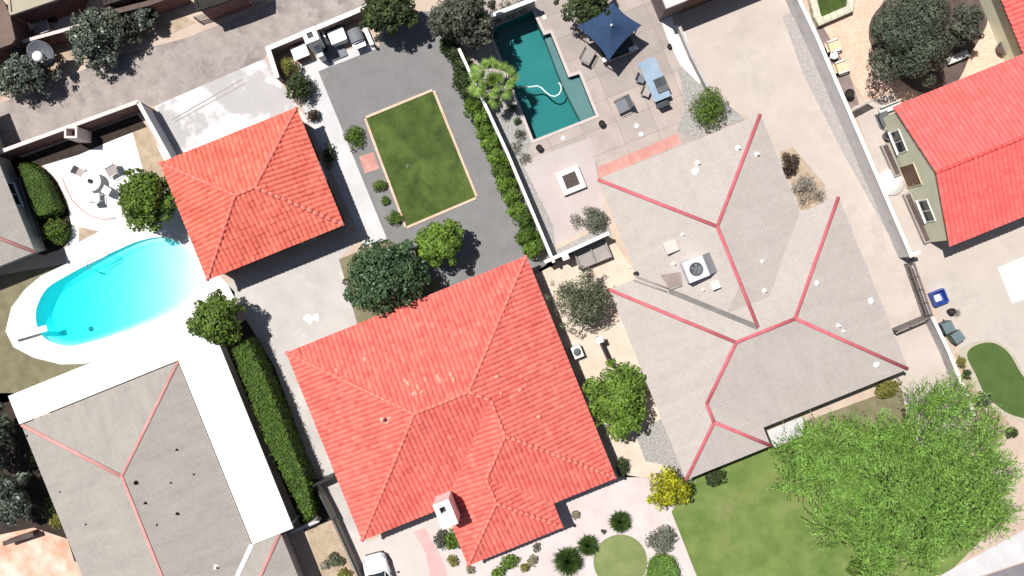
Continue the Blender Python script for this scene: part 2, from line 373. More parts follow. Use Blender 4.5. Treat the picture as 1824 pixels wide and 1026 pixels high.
LF = {
 'mid': leaf_mat('leaf_mid_green', (.054, .104, .016), (.162, .244, .038)),
 'bright': leaf_mat('leaf_bright_green', (.072, .140, .019), (.209, .325, .052)),
 'deep': leaf_mat('leaf_deep_green', (.024, .061, .026), (.101, .169, .075), (.216, .284, .169)),
 'dark': leaf_mat('leaf_dark_green', (.022, .037, .013), (.090, .125, .042)),
 'olive': leaf_mat('leaf_olive_grey', (.060, .080, .034), (.185, .205, .125), (.32, .31, .23)),
 'grey': leaf_mat('leaf_dull_grey', (.054, .060, .043), (.138, .146, .110)),
 'darkgrey': leaf_mat('leaf_dark_dusty', (.042, .058, .038), (.145, .172, .118)),
 'oleander': leaf_mat('leaf_blue_green', (.045, .062, .048), (.165, .20, .155), (.55, .54, .45)),
 'yellow': leaf_mat('leaf_yellow_bloom', (.10, .13, .010), (.48, .47, .022), (.78, .70, .06)),
 'spring': leaf_mat('leaf_spring_green', (.105, .20, .036), (.235, .42, .078), (.38, .50, .16)),
 'spike': leaf_mat('leaf_spike_green', (.027, .065, .013), (.088, .137, .031)),
 'sage': leaf_mat('leaf_sage', (.13, .145, .105), (.24, .255, .19)),
 'pale': leaf_mat('leaf_pale_khaki', (.24, .23, .14), (.38, .36, .22)),
 'khaki': leaf_mat('leaf_khaki', (.15, .15, .03), (.30, .285, .075)),
 'straw': leaf_mat('leaf_straw', (.30, .27, .22), (.48, .44, .37)),
 'brown': leaf_mat('leaf_brown', (.055, .035, .028), (.12, .075, .055)),
 'hedge': leaf_mat('leaf_hedge', (.048, .095, .012), (.119, .195, .030)),
 'palm': leaf_mat('leaf_palm', (.10, .185, .035), (.27, .385, .09)),
 'core': M('inner_foliage', (.045, .080, .016), (.07, .115, .025), fine=.3, fscale=8),
}

# ------------------------------------------------------------------ foliage
def leaves(name, mat, parent, pts, nrm, size, aspect=.55, seed=0, along=None):
    rg = np.random.default_rng(seed); n = len(pts)
    root = parent
    while root.parent is not None: root = root.parent
    loc, rz = ROOTS[root.name]; pts = pts - np.array(loc)
    if rz:
        ca, sa = math.cos(-rz), math.sin(-rz)
        rm = np.array([[ca, -sa, 0], [sa, ca, 0], [0, 0, 1]]); pts = pts @ rm.T; nrm = nrm @ rm.T
        if along is not None: along = along @ rm.T
    nrm = nrm / (np.linalg.norm(nrm, axis=1, keepdims=True) + 1e-9)
    a = rg.normal(size=(n, 3)) if along is None else along + rg.normal(size=(n, 3)) * .25
    u = a - (a * nrm).sum(1, keepdims=True) * nrm; u /= np.linalg.norm(u, axis=1, keepdims=True) + 1e-9
    v = np.cross(nrm, u); s = (size * rg.uniform(.6, 1.35, n))[:, None]
    q = np.stack([pts - u * s * .5, pts + v * s * aspect * .5 - u * s * .05, pts + u * s * .5, pts - v * s * aspect * .5 - u * s * .05], 1).reshape(-1, 3)
    me = bpy.data.meshes.new(name); me.vertices.add(4 * n); me.vertices.foreach_set('co', q.astype(np.float32).ravel())
    me.loops.add(4 * n); me.loops.foreach_set('vertex_index', np.arange(4 * n, dtype=np.int32))
    me.polygons.add(n); me.polygons.foreach_set('loop_start', np.arange(0, 4 * n, 4, dtype=np.int32))
    me.update(calc_edges=True); me.materials.append(mat)
    o = bpy.data.objects.new(name, me); COL.objects.link(o); o.parent = parent
    return o
def blob_points(blobs, n, rg, up=.25, shell=.62):
    b = np.array(blobs, float); wgt = (b[:, 3] ** 2); idx = rg.choice(len(b), n, p=wgt / wgt.sum())
    d = rg.normal(size=(n, 3)); d[:, 2] += up; d /= np.linalg.norm(d, axis=1, keepdims=True)
    r = (rg.uniform(shell ** 3, 1, n) ** (1 / 3))[:, None]
    pts = b[idx, :3] + d * r * b[idx, 3:4] * np.array([1, 1, .8])
    nrm = d + rg.normal(size=(n, 3)) * .42 + np.array([0, 0, .25])
    return pts, nrm
def trunk(root, x, y, h, r, top, name='trunk', nb=5, seed=1, mat=None):
    rg = random.Random(seed); mb = MB()
    mb.tube([(x, y, -.05), (x + rg.uniform(-.05, .05) * h * .3, y + rg.uniform(-.05, .05) * h * .3, h * .4), (x, y, h * .62)], [r * 1.25, r, r * .7], 8)
    for i in range(nb):
        a = 2 * math.pi * (i + rg.random() * .6) / nb; ln = top * rg.uniform(.55, .85)
        mb.tube([(x, y, h * rg.uniform(.32, .5)), (x + math.cos(a) * ln * .5, y + math.sin(a) * ln * .5, h * .6), (x + math.cos(a) * ln, y + math.sin(a) * ln, h * rg.uniform(.7, .82))], [r * .5, r * .35, r * .12], 6)
    return mb.build(name, mat or mat_bark, root)
def crown_blobs(c, rx, ry, z0, h, n, rg, fr=(.24, .42), rot=0.0):
    out = []; rm = (rx + ry) / 2; f1, f2 = rg.uniform(0, 6), rg.uniform(0, 6)
    for i in range(n):
        a = 2 * math.pi * i * .382 + rg.uniform(-.4, .4); q = math.sqrt((i + .5) / n) * .84
        br = rm * rg.uniform(*fr) * (1.15 - .35 * q)
        zz = z0 + (h - z0) * (1 - .62 * q * q) * rg.uniform(.72, 1.0) - br * .6
        lob = 1 + .13 * math.sin(2 * a + f1) + .10 * math.sin(3 * a + f2); X, Y = math.cos(a) * q * (rx - br * .45) * lob, math.sin(a) * q * (ry - br * .45) * lob
        out.append((c[0] + X * math.cos(rot) - Y * math.sin(rot), c[1] + X * math.sin(rot) + Y * math.cos(rot), max(z0 * .8, zz), br))
    for i in range(n // 3):                    # stray clumps past the outline
        a = rg.random() * 6.28; br = rm * rg.uniform(.10, .17); q = rg.uniform(.88, 1.03)
        X, Y = math.cos(a) * q * (rx - br * .5), math.sin(a) * q * (ry - br * .5)
        out.append((c[0] + X * math.cos(rot) - Y * math.sin(rot), c[1] + X * math.sin(rot) + Y * math.cos(rot), z0 + (h - z0) * rg.uniform(.2, .6), br))
    for i in range(max(3, n // 3)):            # lower, inner clumps fill the bottom of the crown
        a = rg.random() * 6.28; q = rg.random() ** .5 * .6; br = rm * fr[1]
        out.append((c[0] + math.cos(a) * q * rx, c[1] + math.sin(a) * q * ry, z0 + (h - z0) * .3, br))
    return out
SEED = [100]
def tree(name, label, cat, px, py, rpx, h, leaf, rpy=None, n=3600, size=.24, nb=16, fr=(.24, .42), z0=None, aspect=.6, rot=0.0, group=None, tr=None, stems='trunk', shell=.62):
    SEED[0] += 1; sd = SEED[0]; rg = random.Random(sd); nrg = np.random.default_rng(sd)
    zc = h * .62; c = P(px, py, zc); k = (HC - zc) / HC / PXM
    rx, ry = rpx * k, (rpy or rpx) * k
    root = thing(name, label, cat, (c.x, c.y, 0), group=group)
    z0 = h * .32 if z0 is None else z0
    bl = crown_blobs(c, rx, ry, z0, h, nb, rg, fr, rot)
    pts, nr = blob_points(bl, n, nrg, shell=shell)
    keep = pts[:, 2] > .06
    leaves('crown' if stems == 'trunk' else 'foliage', LF[leaf], root, pts[keep], nr[keep], size, aspect, sd)
    trunk(root, c.x, c.y, h, tr or max(.03, .05 * (rx + ry) / 2 + .02), (rx + ry) / 2, stems, 5, sd)
    return root
def shrub(label, px, py, rpx, h, leaf, rpy=None, n=700, size=.15, nb=9, group=None, name='shrub', cat='shrub', fr=(.34, .55), aspect=.6, shell=.6):
    return tree(name, label, cat, px, py, rpx, h, leaf, rpy, n, size, nb, fr, .05 * h, aspect, 0, group, .03, 'stem', shell)
def spiky(label, px, py, rpx, h, leaf='spike', n=170, group=None, name='spiky_plant', width=.055):
    SEED[0] += 1; nrg = random.Random(SEED[0]); c = P(px, py, h * .4); r = rpx / PXM
    root = thing(name, label, 'shrub', (c.x, c.y, 0), group=group); mb = MB()
    for i in range(n):
        az = i * 2.39996; el = R(88 - 84 * ((i + .5) / n) ** .8 + nrg.uniform(-5, 5)); ln = r * nrg.uniform(.85, 1.12) * (.8 + .2 * math.cos(el))
        d = Vector((math.cos(az) * math.cos(el), math.sin(az) * math.cos(el), math.sin(el))); s = Vector((-math.sin(az), math.cos(az), 0)); b = Vector((c.x, c.y, .08 + .12 * h))
        p1 = b + d * ln * .5; p2 = b + d * ln - Vector((0, 0, .08 * ln * math.cos(el))); wd = width * nrg.uniform(.8, 1.2); up = s.cross(d) * wd * .3
        mb.add([b - s * wd * .6, b + s * wd * .6, p1 + s * wd - up * -1, p1 - s * wd + up, p1 - up, p2], [(0, 4, 3), (0, 1, 4), (1, 2, 4), (3, 4, 5), (4, 2, 5)])
    mb.build('blades', LF[leaf], root)
    s = MB(); s.lathe((c.x, c.y, 0), [(.09, -.03), (.11, .1), (.06, .28)], 8); s.build('stem', mat_bark, root)
    return root
def clipped(name, label, poly, z1, leaf, cat='hedge', n=3000, size=.13, group=None, mat='core', rough=.10):
    """a clipped hedge: solid twiggy body under a skin of leaves; poly in world coordinates"""
    SEED[0] += 1; rg = np.random.default_rng(SEED[0]); poly = [Vector((p[0], p[1])) for p in poly]
    cx = sum(p.x for p in poly) / len(poly); cy = sum(p.y for p in poly) / len(poly)
    root = thing(name, label, cat, (cx, cy, 0), group=group)
    mb = MB(); mb.prism(offset(poly, -.07), -.02, z1 - .07); mb.build('branches', LF[mat], root)
    # leaves on the top and the sides
    tris = tessellate_polygon([[Vector((p.x, p.y, 0)) for p in poly]]); T = np.array([[(poly[i].x, poly[i].y) for i in t] for t in tris])
    ar = np.abs((T[:, 1, 0] - T[:, 0, 0]) * (T[:, 2, 1] - T[:, 0, 1]) - (T[:, 2, 0] - T[:, 0, 0]) * (T[:, 1, 1] - T[:, 0, 1])) / 2
    per = [(poly[i], poly[(i + 1) % len(poly)]) for i in range(len(poly))]; ln = np.array([(b - a).length for a, b in per])
    At, As = ar.sum(), ln.sum() * z1; nt_ = int(n * At / (At + As)); ns = n - nt_
    ti = rg.choice(len(T), nt_, p=ar / ar.sum()); a, b = rg.random(nt_), rg.random(nt_); f = a + b > 1; a[f], b[f] = 1 - a[f], 1 - b[f]
    q = T[ti, 0] + a[:, None] * (T[ti, 1] - T[ti, 0]) + b[:, None] * (T[ti, 2] - T[ti, 0])
    top = np.column_stack([q, z1 + rg.normal(size=nt_) * rough * .6 - .02]); ntop = np.tile([0, 0, 1.0], (nt_, 1)) + rg.normal(size=(nt_, 3)) * .45
    si = rg.choice(len(per), ns, p=ln / ln.sum()); t = rg.random(ns)
    A = np.array([(p.x, p.y) for p, _ in per]); B = np.array([(p.x, p.y) for _, p in per])
    e = B - A; nn = np.column_stack([e[:, 1], -e[:, 0]]); nn /= np.linalg.norm(nn, axis=1, keepdims=True)
    area = sum(poly[i - 1].x * poly[i].y - poly[i].x * poly[i - 1].y for i in range(len(poly)))
    if area < 0: nn = -nn
    sp = A[si] + t[:, None] * e[si] + nn[si] * (rg.normal(size=ns) * rough - .03)[:, None]
    side = np.column_stack([sp, rg.uniform(.02, z1, ns)]); nside = np.column_stack([nn[si], np.full(ns, .3)]) + rg.normal(size=(ns, 3)) * .45
    leaves('foliage', LF[leaf], root, np.vstack([top, side]), np.vstack([ntop, nside]), size, .6, SEED[0])
    return root

# ------------------------------------------------------------------ roofs
class House:
    """local frame: x along the street-parallel eaves (photo px * k), v measured down the photo; y = -v"""
    def __init__(s, name, label, px, py, ze, pitch, rot=ROT, cat='house'):
        s.ze, s.pitch, s.k = ze, pitch, (HC - ze) / HC / PXM; s.rot = rot
        o = P(px, py, ze); s.root = thing(name, label, cat, (o.x, o.y, 0), rot); s.o = o
    def L(s, x, v, z=None, lift=0.0):      # local point
        return Vector((x * s.k, -v * s.k, (s.ze if z is None else z) + lift))
    def W(s, x, v, z=0.0):                 # world point
        p = s.L(x, v, z); ca, sa = math.cos(s.rot), math.sin(s.rot)
        return Vector((s.o.x + p.x * ca - p.y * sa, s.o.y + p.x * sa + p.y * ca, z))
    def hz(s, d): return s.ze + d * s.k * s.pitch
    def sides(s, x0, x1, v0, v1):
        # eave start, direction along the eave, inward direction, eave length, largest run
        m = min(x1 - x0, v1 - v0) / 2
        return {'top': ((x0, v0), (1, 0), (0, 1), x1 - x0, (v1 - v0) / 2), 'bottom': ((x0, v1), (1, 0), (0, -1), x1 - x0, (v1 - v0) / 2),
                'left': ((x0, v0), (0, 1), (1, 0), v1 - v0, (x1 - x0) / 2), 'right': ((x1, v0), (0, 1), (-1, 0), v1 - v0, (x1 - x0) / 2)}
    def planes(s, mb, rect, drop=0.0, gables=(), tile=True, only=None, pitch_m=.33, course=.36):
        for nm, (st, al, inn, ln, mx) in s.sides(*rect).items():
            if nm in gables or (only and nm not in only): continue
            g0, g1 = {'top': ('left', 'right'), 'bottom': ('left', 'right'), 'left': ('top', 'bottom'), 'right': ('top', 'bottom')}[nm]
            k = s.k; L = ln * k; T = mx * k
            def tmax(q): return min(T, q if g0 not in gables else 1e9, (L - q) if g1 not in gables else 1e9)
            def loc(q, t, z): return ((st[0] * k + al[0] * q + inn[0] * t), -(st[1] * k + al[1] * q + inn[1] * t), s.ze + t * s.pitch + z - drop)
            base = (st[0] * al[0] + st[1] * al[1]) * k
            if not tile:
                pts = [0.0] + [q for q in sorted({T, L / 2, L - T}) if 0 < q < L] + [L]
                poly = [(0, 0), (L, 0)] + [(q, tmax(q)) for q in reversed(pts) if tmax(q) > 1e-6]
                sl = math.hypot(1, s.pitch)
                vs = [loc(q, t, 0) for q, t in poly]; f = tuple(range(len(vs)))
                nz = sum(vs[i - 1][0] * vs[i][1] - vs[i][0] * vs[i - 1][1] for i in range(len(vs)))
                mb.add(vs, [f if nz > 0 else f[::-1]], False, [(q + base, t * sl) for q, t in poly]); continue
            sub = 8; i0 = math.floor(base / pitch_m * sub); qs = [0.0]
            i = i0 + 1
            while i * pitch_m / sub - base < L:
                q = i * pitch_m / sub - base
                if q > 1e-4: qs.append(q)
                i += 1
            qs.append(L); nr = int(math.ceil(T / course)); vs = []; uvs = []; rows = []
            for r in range(nr):
                rows += [(r * course, .028), (min((r + 1) * course, T) - 1e-4, 0.0)]
            wob = random.Random(int(base * 31 + L * 17)); amp = [(wob.uniform(.3, 1.3), wob.uniform(.8, 3.0), wob.uniform(0, 6)) for _ in range(5)]; bed = {}
            for ri, (t, z) in enumerate(rows):
                cj = ri // 2
                for q in qs:
                    ph = (q + base) / pitch_m + .014 * sum(math.sin(f * t + g + .35 * q * fa) for fa, f, g in amp); key = (cj, math.floor(ph)); z_ = bed.setdefault(key, wob.uniform(-.028, .028)); wv = abs(math.sin(math.pi * ph)) ** .85
                    tt = min(t, tmax(q)); vs.append(loc(q, tt, z + z_ + .115 * wv)); uvs.append((ph, t / course + .02))
            m = len(qs); fs = []
            cr = al[0] * -inn[1] - -al[1] * inn[0]
            for a in range(len(rows) - 1):
                for j in range(m - 1):
                    if rows[a][0] >= tmax(qs[j]) and rows[a][0] >= tmax(qs[j + 1]): continue
                    f = (a * m + j, a * m + j + 1, (a + 1) * m + j + 1, (a + 1) * m + j); fs.append(f if cr > 0 else f[::-1])
            # one uv per face: take the mid value so each tile keeps one colour
            n0 = len(mb.v); mb.v += vs
            for f in fs:
                u = sum(uvs[q][0] for q in f) / 4; v = min(uvs[q][1] for q in f)
                mb.f.append(tuple(q + n0 for q in f)); mb.sm.append(False); mb.uv.append([(u, v + .3)] * 4)
    def ridge(s, parent, a, b, mat, r=.13, name='ridge_cap', tiled=True, lift=.06, flat=1.0):
        """a, b = (x, v, run) with run in px of rise above the eave"""
        A = s.L(a[0], a[1], s.hz(a[2]), lift); B = s.L(b[0], b[1], s.hz(b[2]), lift); mb = MB(); d = B - A; n = max(1, int(d.length / .42)) if tiled else 1
        for i in range(n):
            p, q = A + d * (i / n), A + d * ((i + 1) / n)
            mb.tube([p, q], [r * (1.05 if tiled else 1), r * (.95 if tiled else 1)], 8, True, flat)
        return mb.build(name, mat, parent, local=True)
    def body(s, rects, mat, inset=.45, name='wall', gable=None):
        i = inset / s.k
        for rc in rects:
            x0, x1, v0, v1 = rc[0] + i, rc[1] - i, rc[2] + i, rc[3] - i
            mb = MB(); mb.prism([s.L(x0, v0), s.L(x1, v0), s.L(x1, v1), s.L(x0, v1)], -.05, s.ze + .02); mb.build(name, mat, s.root, local=True)
    def eaves(s, rects, mat, t=.16, drop=.03):
        for n, rc in enumerate(rects):
            x0, x1, v0, v1 = rc[0] + 1, rc[1] - 1, rc[2] + 1, rc[3] - 1
            mb = MB(); mb.prism([s.L(x0, v0), s.L(x1, v0), s.L(x1, v1), s.L(x0, v1)], s.ze - t - .011 * n, s.ze - drop - .013 * n, True); mb.build('eave', mat, s.root, local=True)
    def opening(s, side, rect, pos, wd, ht, sill, name='window', inset=.45, mat=None, frame=None):
        """window or door on the wall under an eave; pos in px along that side"""
        i = inset / s.k; x0, x1, v0, v1 = rect[0] + i, rect[1] - i, rect[2] + i, rect[3] - i
        ax = {'top': ((pos, v0), (1, 0), (0, -1)), 'bottom': ((pos, v1), (1, 0), (0, 1)), 'left': ((x0, pos), (0, 1), (-1, 0)), 'right': ((x1, pos), (0, 1), (1, 0))}[side]
        c = s.L(*ax[0], 0); al = Vector((ax[1][0], -ax[1][1], 0)); o = Vector((ax[2][0], -ax[2][1], 0)); up = Vector((0, 0, 1))
        def slab(mb, a0, a1, z0, z1, d0, d1):
            vs = [c + al * a + o * d + up * z for z in (z0, z1) for a, d in ((a0, d0), (a1, d0), (a1, d1), (a0, d1))]
            mb.add(vs, [(3, 2, 1, 0), (4, 5, 6, 7), (0, 1, 5, 4), (1, 2, 6, 5), (2, 3, 7, 6), (3, 0, 4, 7)])
        w2 = wd / 2; p = MB(); slab(p, -w2, w2, sill, sill + ht, .003, .02); p = p.build(name, mat or mat_glass, s.root, local=True)
        f = MB(); t = .07
        slab(f, -w2 - t, -w2, sill - t, sill + ht + t, .002, .06); slab(f, w2, w2 + t, sill - t, sill + ht + t, .002, .06)
        slab(f, -w2, w2, sill + ht, sill + ht + t, .002, .06); slab(f, -w2, w2, sill - t, sill, .002, .06)
        if name == 'window': slab(f, -.025, .025, sill, sill + ht, .004, .045)
        f.build('frame', frame or mat_white, p, local=True)
        if name == 'window':
            q = MB(); slab(q, -w2 - .12, w2 + .12, sill - t - .06, sill - t - .002, .002, .13); q.build('sill', frame or mat_white, p, local=True)
        else:
            q = MB(); slab(q, w2 - .14, w2 - .08, sill + .95, sill + 1.08, .021, .07); q.build('handle', mat_greymetal, p, local=True)
    def pipe(s, x, v, run, h=.35, r=.06, mat=None, cap=False, name='vent_pipe'):
        b = s.L(x, v, s.hz(run)); mb = MB()
        mb.lathe((b.x, b.y, b.z - .08), [(r * 2.4, .0), (r * 2.2, .10), (r * 1.1, .14), (r, .16), (r, h + .08), (r * .72, h + .08), (r * .7, h - .03)], 10)
        o = mb.build(name, mat or mat_white, s.root, local=True)
        if cap:
            c = MB(); c.lathe((b.x, b.y, b.z + h), [(r * 2.2, .02), (r * 2.2, .05), (r * .3, .13)], 10); c.build('cap', mat or mat_white, o, local=True)
        return o

# ------------------------------------------------------------------ ground, paving, lawns
POOL1 = smooth_poly([(64, 572), (66, 545), (84, 513), (120, 490), (165, 466), (215, 442), (250, 428), (290, 422), (328, 436), (350, 466), (352, 505), (330, 540), (285, 566), (230, 588), (170, 608), (126, 617), (92, 610), (72, 594)], 4)
POOL2 = [(872, 52), (948, 18), (969, 62), (981, 58), (1013, 137), (1032, 131), (1062, 206), (950, 250)]
W1 = [P(x, y) for x, y in POOL1]; W2 = [P(x, y) for x, y in POOL2]
g = MB(); g.flat([(-400, -400), (400, -400), (400, 400), (-400, 400)], 0.0, [W1, W2]); struct('ground', g, mat_ground)
LAYER = [0]
def sheet(name, pts, mat, lv, holes=(), world=False, kind='structure'):
    m = MB(); m.flat(pts if world else pp(*pts), .004 * lv, holes); o = m.build(name, mat); o['kind'] = kind; return o
sheet('alley', [(-80, 215), (90, 150), (205, 100), (330, 68), (430, 28), (560, -30), (760, -110), (800, -60), (655, 14), (478, 88), (470, 108), (276, 190), (245, 182), (-80, 305)], mat_alley, 1)
sheet('apron', [(276, 189), (472, 104), (492, 135), (548, 215), (500, 300), (300, 300)], mat_conc_top, 2)
sheet('apron_line', [(305, 213), (432, 140), (433, 142), (306, 215)], mat_block_dim, 3)  # thin dark lines drawn across the apron
sheet('apron_line', [(312, 216), (438, 147), (439, 148.6), (313, 217.6)], mat_block_dim, 3)
sheet('path', [(517, 120), (668, 74), (673, 86), (567, 127), (692, 432), (650, 440), (545, 205), (522, 140)], mat_conc_path, 3)
sheet('gravel_yard', [(567, 127), (673, 86), (700, 20), (775, 20), (805, 62), (845, 170), (990, 470), (760, 590), (692, 432)], mat_gravel, 2)
sheet('tree_bed', [(604, 462), (692, 425), (780, 500), (800, 560), (640, 590)], mat_grass_dry, 4)
sheet('lawn', [(651, 211), (772, 161), (849, 351), (723, 404)], mat_grass, 5)
sheet('shrub_bed', [(612, 222), (652, 207), (726, 408), (690, 428)], mat_gravel, 3)
sheet('driveway', [(405, 505), (655, 405), (604, 462), (652, 590), (560, 680), (640, 900), (655, 968), (598, 935), (560, 850), (490, 655), (430, 555)], mat_conc_drive, 2)
sheet('front_driveway', [(590, 925), (655, 965), (800, 900), (820, 960), (900, 1150), (690, 1150)], M('front_drive_concrete', (.53, .475, .445), (.58, .52, .49), scale=.5, **conc), 3)
sheet('front_walk', [(736, 946), (757, 940), (790, 1000), (830, 1150), (790, 1150), (758, 985)], mat_pinkwalk, 4)
sheet('front_garden', [(800, 890), (1010, 830), (1110, 845), (1205, 860), (1215, 920), (1300, 1150), (830, 1150), (790, 975)], mat_front, 2)
sheet('side_yard', [(975, 470), (1084, 416), (1140, 500), (1250, 850), (1110, 850), (960, 480)], mat_sand, 2)
sheet('side_gravel', [(1130, 770), (1190, 740), (1240, 860), (1195, 830), (1150, 822)], mat_rock, 4)
sheet('front_lawn', [(1196, 912), (1240, 830), (1365, 770), (1370, 800), (1430, 752), (1600, 690), (1612, 735), (1640, 800), (1760, 830), (1790, 920), (1690, 1020), (1600, 1040), (1500, 1150), (1290, 1150)], mat_grass_front, 3)
sheet('entry_slab', [(1366, 768), (1430, 742), (1440, 770), (1376, 800)], mat_conc_path, 4)
sheet('planting_bed', [(1430, 752), (1550, 708), (1605, 690), (1614, 735), (1620, 750), (1480, 790), (1440, 775)], mat_grass_dry, 5)
sheet('patio', [(800, 40), (870, -80), (1165, -80), (1190, 45), (1245, 145), (1330, 215), (1200, 290), (1085, 340), (1062, 322), (985, 350), (925, 290)], mat_pave, 2, [W2])
sheet('lower_patio', [(926, 290), (1052, 245), (1066, 325), (1083, 392), (980, 440)], mat_pave2, 3)
sheet('rock_bed', [(845, 110), (905, 140), (948, 252), (930, 290), (985, 400), (990, 445), (1083, 398), (1090, 420), (985, 470), (880, 230)], mat_rock, 4)
sheet('side_rock_bed', [(1206, 118), (1240, 140), (1325, 212), (1240, 245), (1205, 235), (1222, 190)], mat_rock, 4)
sheet('pale_strip', [(1150, -60), (1176, -60), (1201, 45), (1214, 44), (1250, 142), (1246, 150), (1212, 115), (1190, 72), (1168, 10)], mat_conc_white, 5)
sheet('tile_border', [(1064, 298), (1206, 238), (1214, 256), (1066, 318)], mat_terra, 4)
sheet('long_driveway', [(1195, 45), (1320, 0), (1330, -80), (1400, -80), (1425, 5), (1628, 462), (1715, 760), (1640, 800), (1600, 690), (1480, 400), (1395, 390), (1350, 215), (1310, 200), (1250, 146), (1214, 44)], mat_conc_beige, 2)
sheet('wall_gravel', [(1394, 30), (1425, 5), (1540, 285), (1628, 462), (1612, 470), (1500, 270), (1430, 130)], M('wall_foot_gravel', (.33, .30, .285), (.42, .385, .37), scale=4, fine=.15, fscale=16, bump=.4), 3)
sheet('notch_bed', [(1388, 270), (1412, 262), (1470, 330), (1465, 362), (1428, 378)], mat_soil_tan, 4)
sheet('brick_courtyard', [(1425, -60), (1900, -60), (1900, 90), (1690, 145), (1610, 200), (1545, 182), (1445, 45)], mat_brickpave, 2)
sheet('tree_bed', smooth_poly([(1548, 70), (1560, 20), (1620, -20), (1720, -20), (1760, 30), (1730, 95), (1700, 150), (1640, 165), (1580, 120)], 4), mat_soil, 3)
sheet('wall_bed', [(1452, 50), (1466, 48), (1492, 92), (1516, 140), (1530, 186), (1512, 196), (1480, 130)], M('brown_bed', (.20, .155, .145), (.28, .225, .21), fine=.2, fscale=14, scale=2), 3)
sheet('side_walk', [(1520, 190), (1590, 165), (1640, 300), (1700, 450), (1630, 460), (1545, 260)], mat_conc_beige, 4)
sheet('sandy_court', [(1622, 462), (1692, 440), (1950, 340), (1950, 780), (1800, 740), (1720, 640)], mat_conc_beige, 3)
sheet('white_slab', [(1777, 477), (1900, 425), (1900, 505), (1803, 541)], mat_conc_white, 5)
sheet('kidney_lawn_edge', smooth_poly([(1706, 628), (1735, 610), (1770, 607), (1800, 625), (1822, 660), (1850, 700), (1850, 752), (1800, 746), (1770, 728), (1748, 706), (1728, 670)], 4), M('tan_kerb', (.40, .36, .28), (.48, .435, .35), fine=.08, scale=2), 5)
sheet('kidney_lawn', smooth_poly([(1722, 632), (1740, 614), (1770, 611), (1797, 629), (1818, 664), (1845, 702), (1845, 744), (1802, 739), (1774, 721), (1753, 700), (1738, 668)], 4), mat_grass_bright, 6)
sheet('narrow_bed', [(1700, 630), (1725, 622), (1800, 760), (1750, 770)], mat_soil_tan, 4)
sheet('street_pavement', [(1560, 1150), (1680, 1022), (1824, 944), (1950, 880), (1950, 940), (1824, 1000), (1730, 1030), (1640, 1150)], mat_conc_path, 4)
sheet('road', [(1640, 1150), (1740, 1030), (1824, 1002), (1950, 945), (1950, 1150)], mat_asphalt, 4)
# neighbour with the round pool
DECK = [(10, 590), (20, 548), (44, 516), (72, 492), (118, 470), (116, 432), (126, 400), (121, 360), (102, 322), (66, 284), (150, 262), (240, 232), (285, 262), (320, 330), (380, 480), (418, 520), (420, 600), (372, 580), (172, 642), (150, 648), (108, 649), (60, 637), (24, 618)]
sheet('pool_deck', DECK, mat_conc_white, 2, [W1])
sheet('bed_strip', [(236, 236), (262, 226), (300, 300), (310, 330), (260, 320)], mat_soil_tan, 4)
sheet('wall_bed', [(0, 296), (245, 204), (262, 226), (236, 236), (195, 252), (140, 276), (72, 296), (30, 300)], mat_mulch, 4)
sheet('planting_pocket', [(141, 404), (177, 412), (140, 432)], mat_soil_tan, 4)
sheet('dry_lawn', [(-60, 500), (118, 470), (72, 492), (44, 516), (20, 548), (10, 590), (24, 618), (60, 637), (108, 649), (172, 642), (30, 710), (-60, 740)], mat_grass_dry, 1)
sheet('hedge_bed', smooth_poly([(10, 285), (60, 290), (95, 315), (118, 360), (124, 385), (128, 410), (118, 435), (95, 448), (60, 440)], 4), mat_mulch, 4)
sheet('side_bed', [(-60, 700), (30, 700), (150, 1000), (60, 1000), (-60, 960)], mat_mulch, 1)
sheet('terracotta_court', [(-60, 965), (60, 940), (120, 960), (180, 1150), (-60, 1150)], M('terracotta_paving', (.60, .30, .20), (.85, .66, .56), scale=.55, fine=.08, fscale=14), 2)
sheet('hedge_ground', [(395, 600), (450, 560), (610, 930), (540, 945)], mat_mulch, 1)
sheet('soil_strip', [(545, 940), (592, 926), (690, 1150), (600, 1150)], mat_soil_tan, 3)
# alley's far side
sheet('far_patio', [(8, 100), (-30, 60), (30, 20), (120, 0), (145, 40), (140, 55), (28, 90)], mat_conc_path, 2)
sheet('far_verge', [(-60, 225), (0, 175), (90, 135), (190, 92), (300, 62), (350, 40), (300, 15), (210, 30), (140, 45), (0, 105), (-60, 130)], mat_soil_tan, 2)

# ------------------------------------------------------------------ raised edges
def rail(name, label, cat, pts, wd, h, mat, close=False, group=None, z0=-.02):
    p = pp(*pts); m = MB(); n = len(p)
    for i in range(n if close else n - 1):
        a, b = p[i], p[(i + 1) % n]; d = (b - a); L = d.length; c = (a + b) / 2
        e = wd if close else 0
        m.box((c.x, c.y, z0 + .0015 * (i % 2)), L - e, wd, h - z0, math.atan2(d.y, d.x))
    return tag(m.build(name, mat), label, cat, group)
rail('brick_edging', 'tan brick edging framing the rectangular backyard lawn', 'edging', [(650, 210), (772, 160), (850, 352), (723, 406)], .17, .07, mat_brickedge, True)
m = MB(); m.prism(pp((640, 279), (665, 271), (676, 300), (650, 309)), 0, .03); tag(m.build('paver_pad', mat_terra), 'small square pad of salmon pavers beside the lawn edging', 'pad')
pts = [(110, 316), (118, 336), (128, 356), (145, 374), (165, 386), (185, 391), (206, 388)]
m = MB(); m.tube([P(x, y, .02) for x, y in pts], .05, 6); tag(m.build('patio_edging', mat_pinkwalk), 'thin curved pink edging round the white patio with the round table', 'edging')

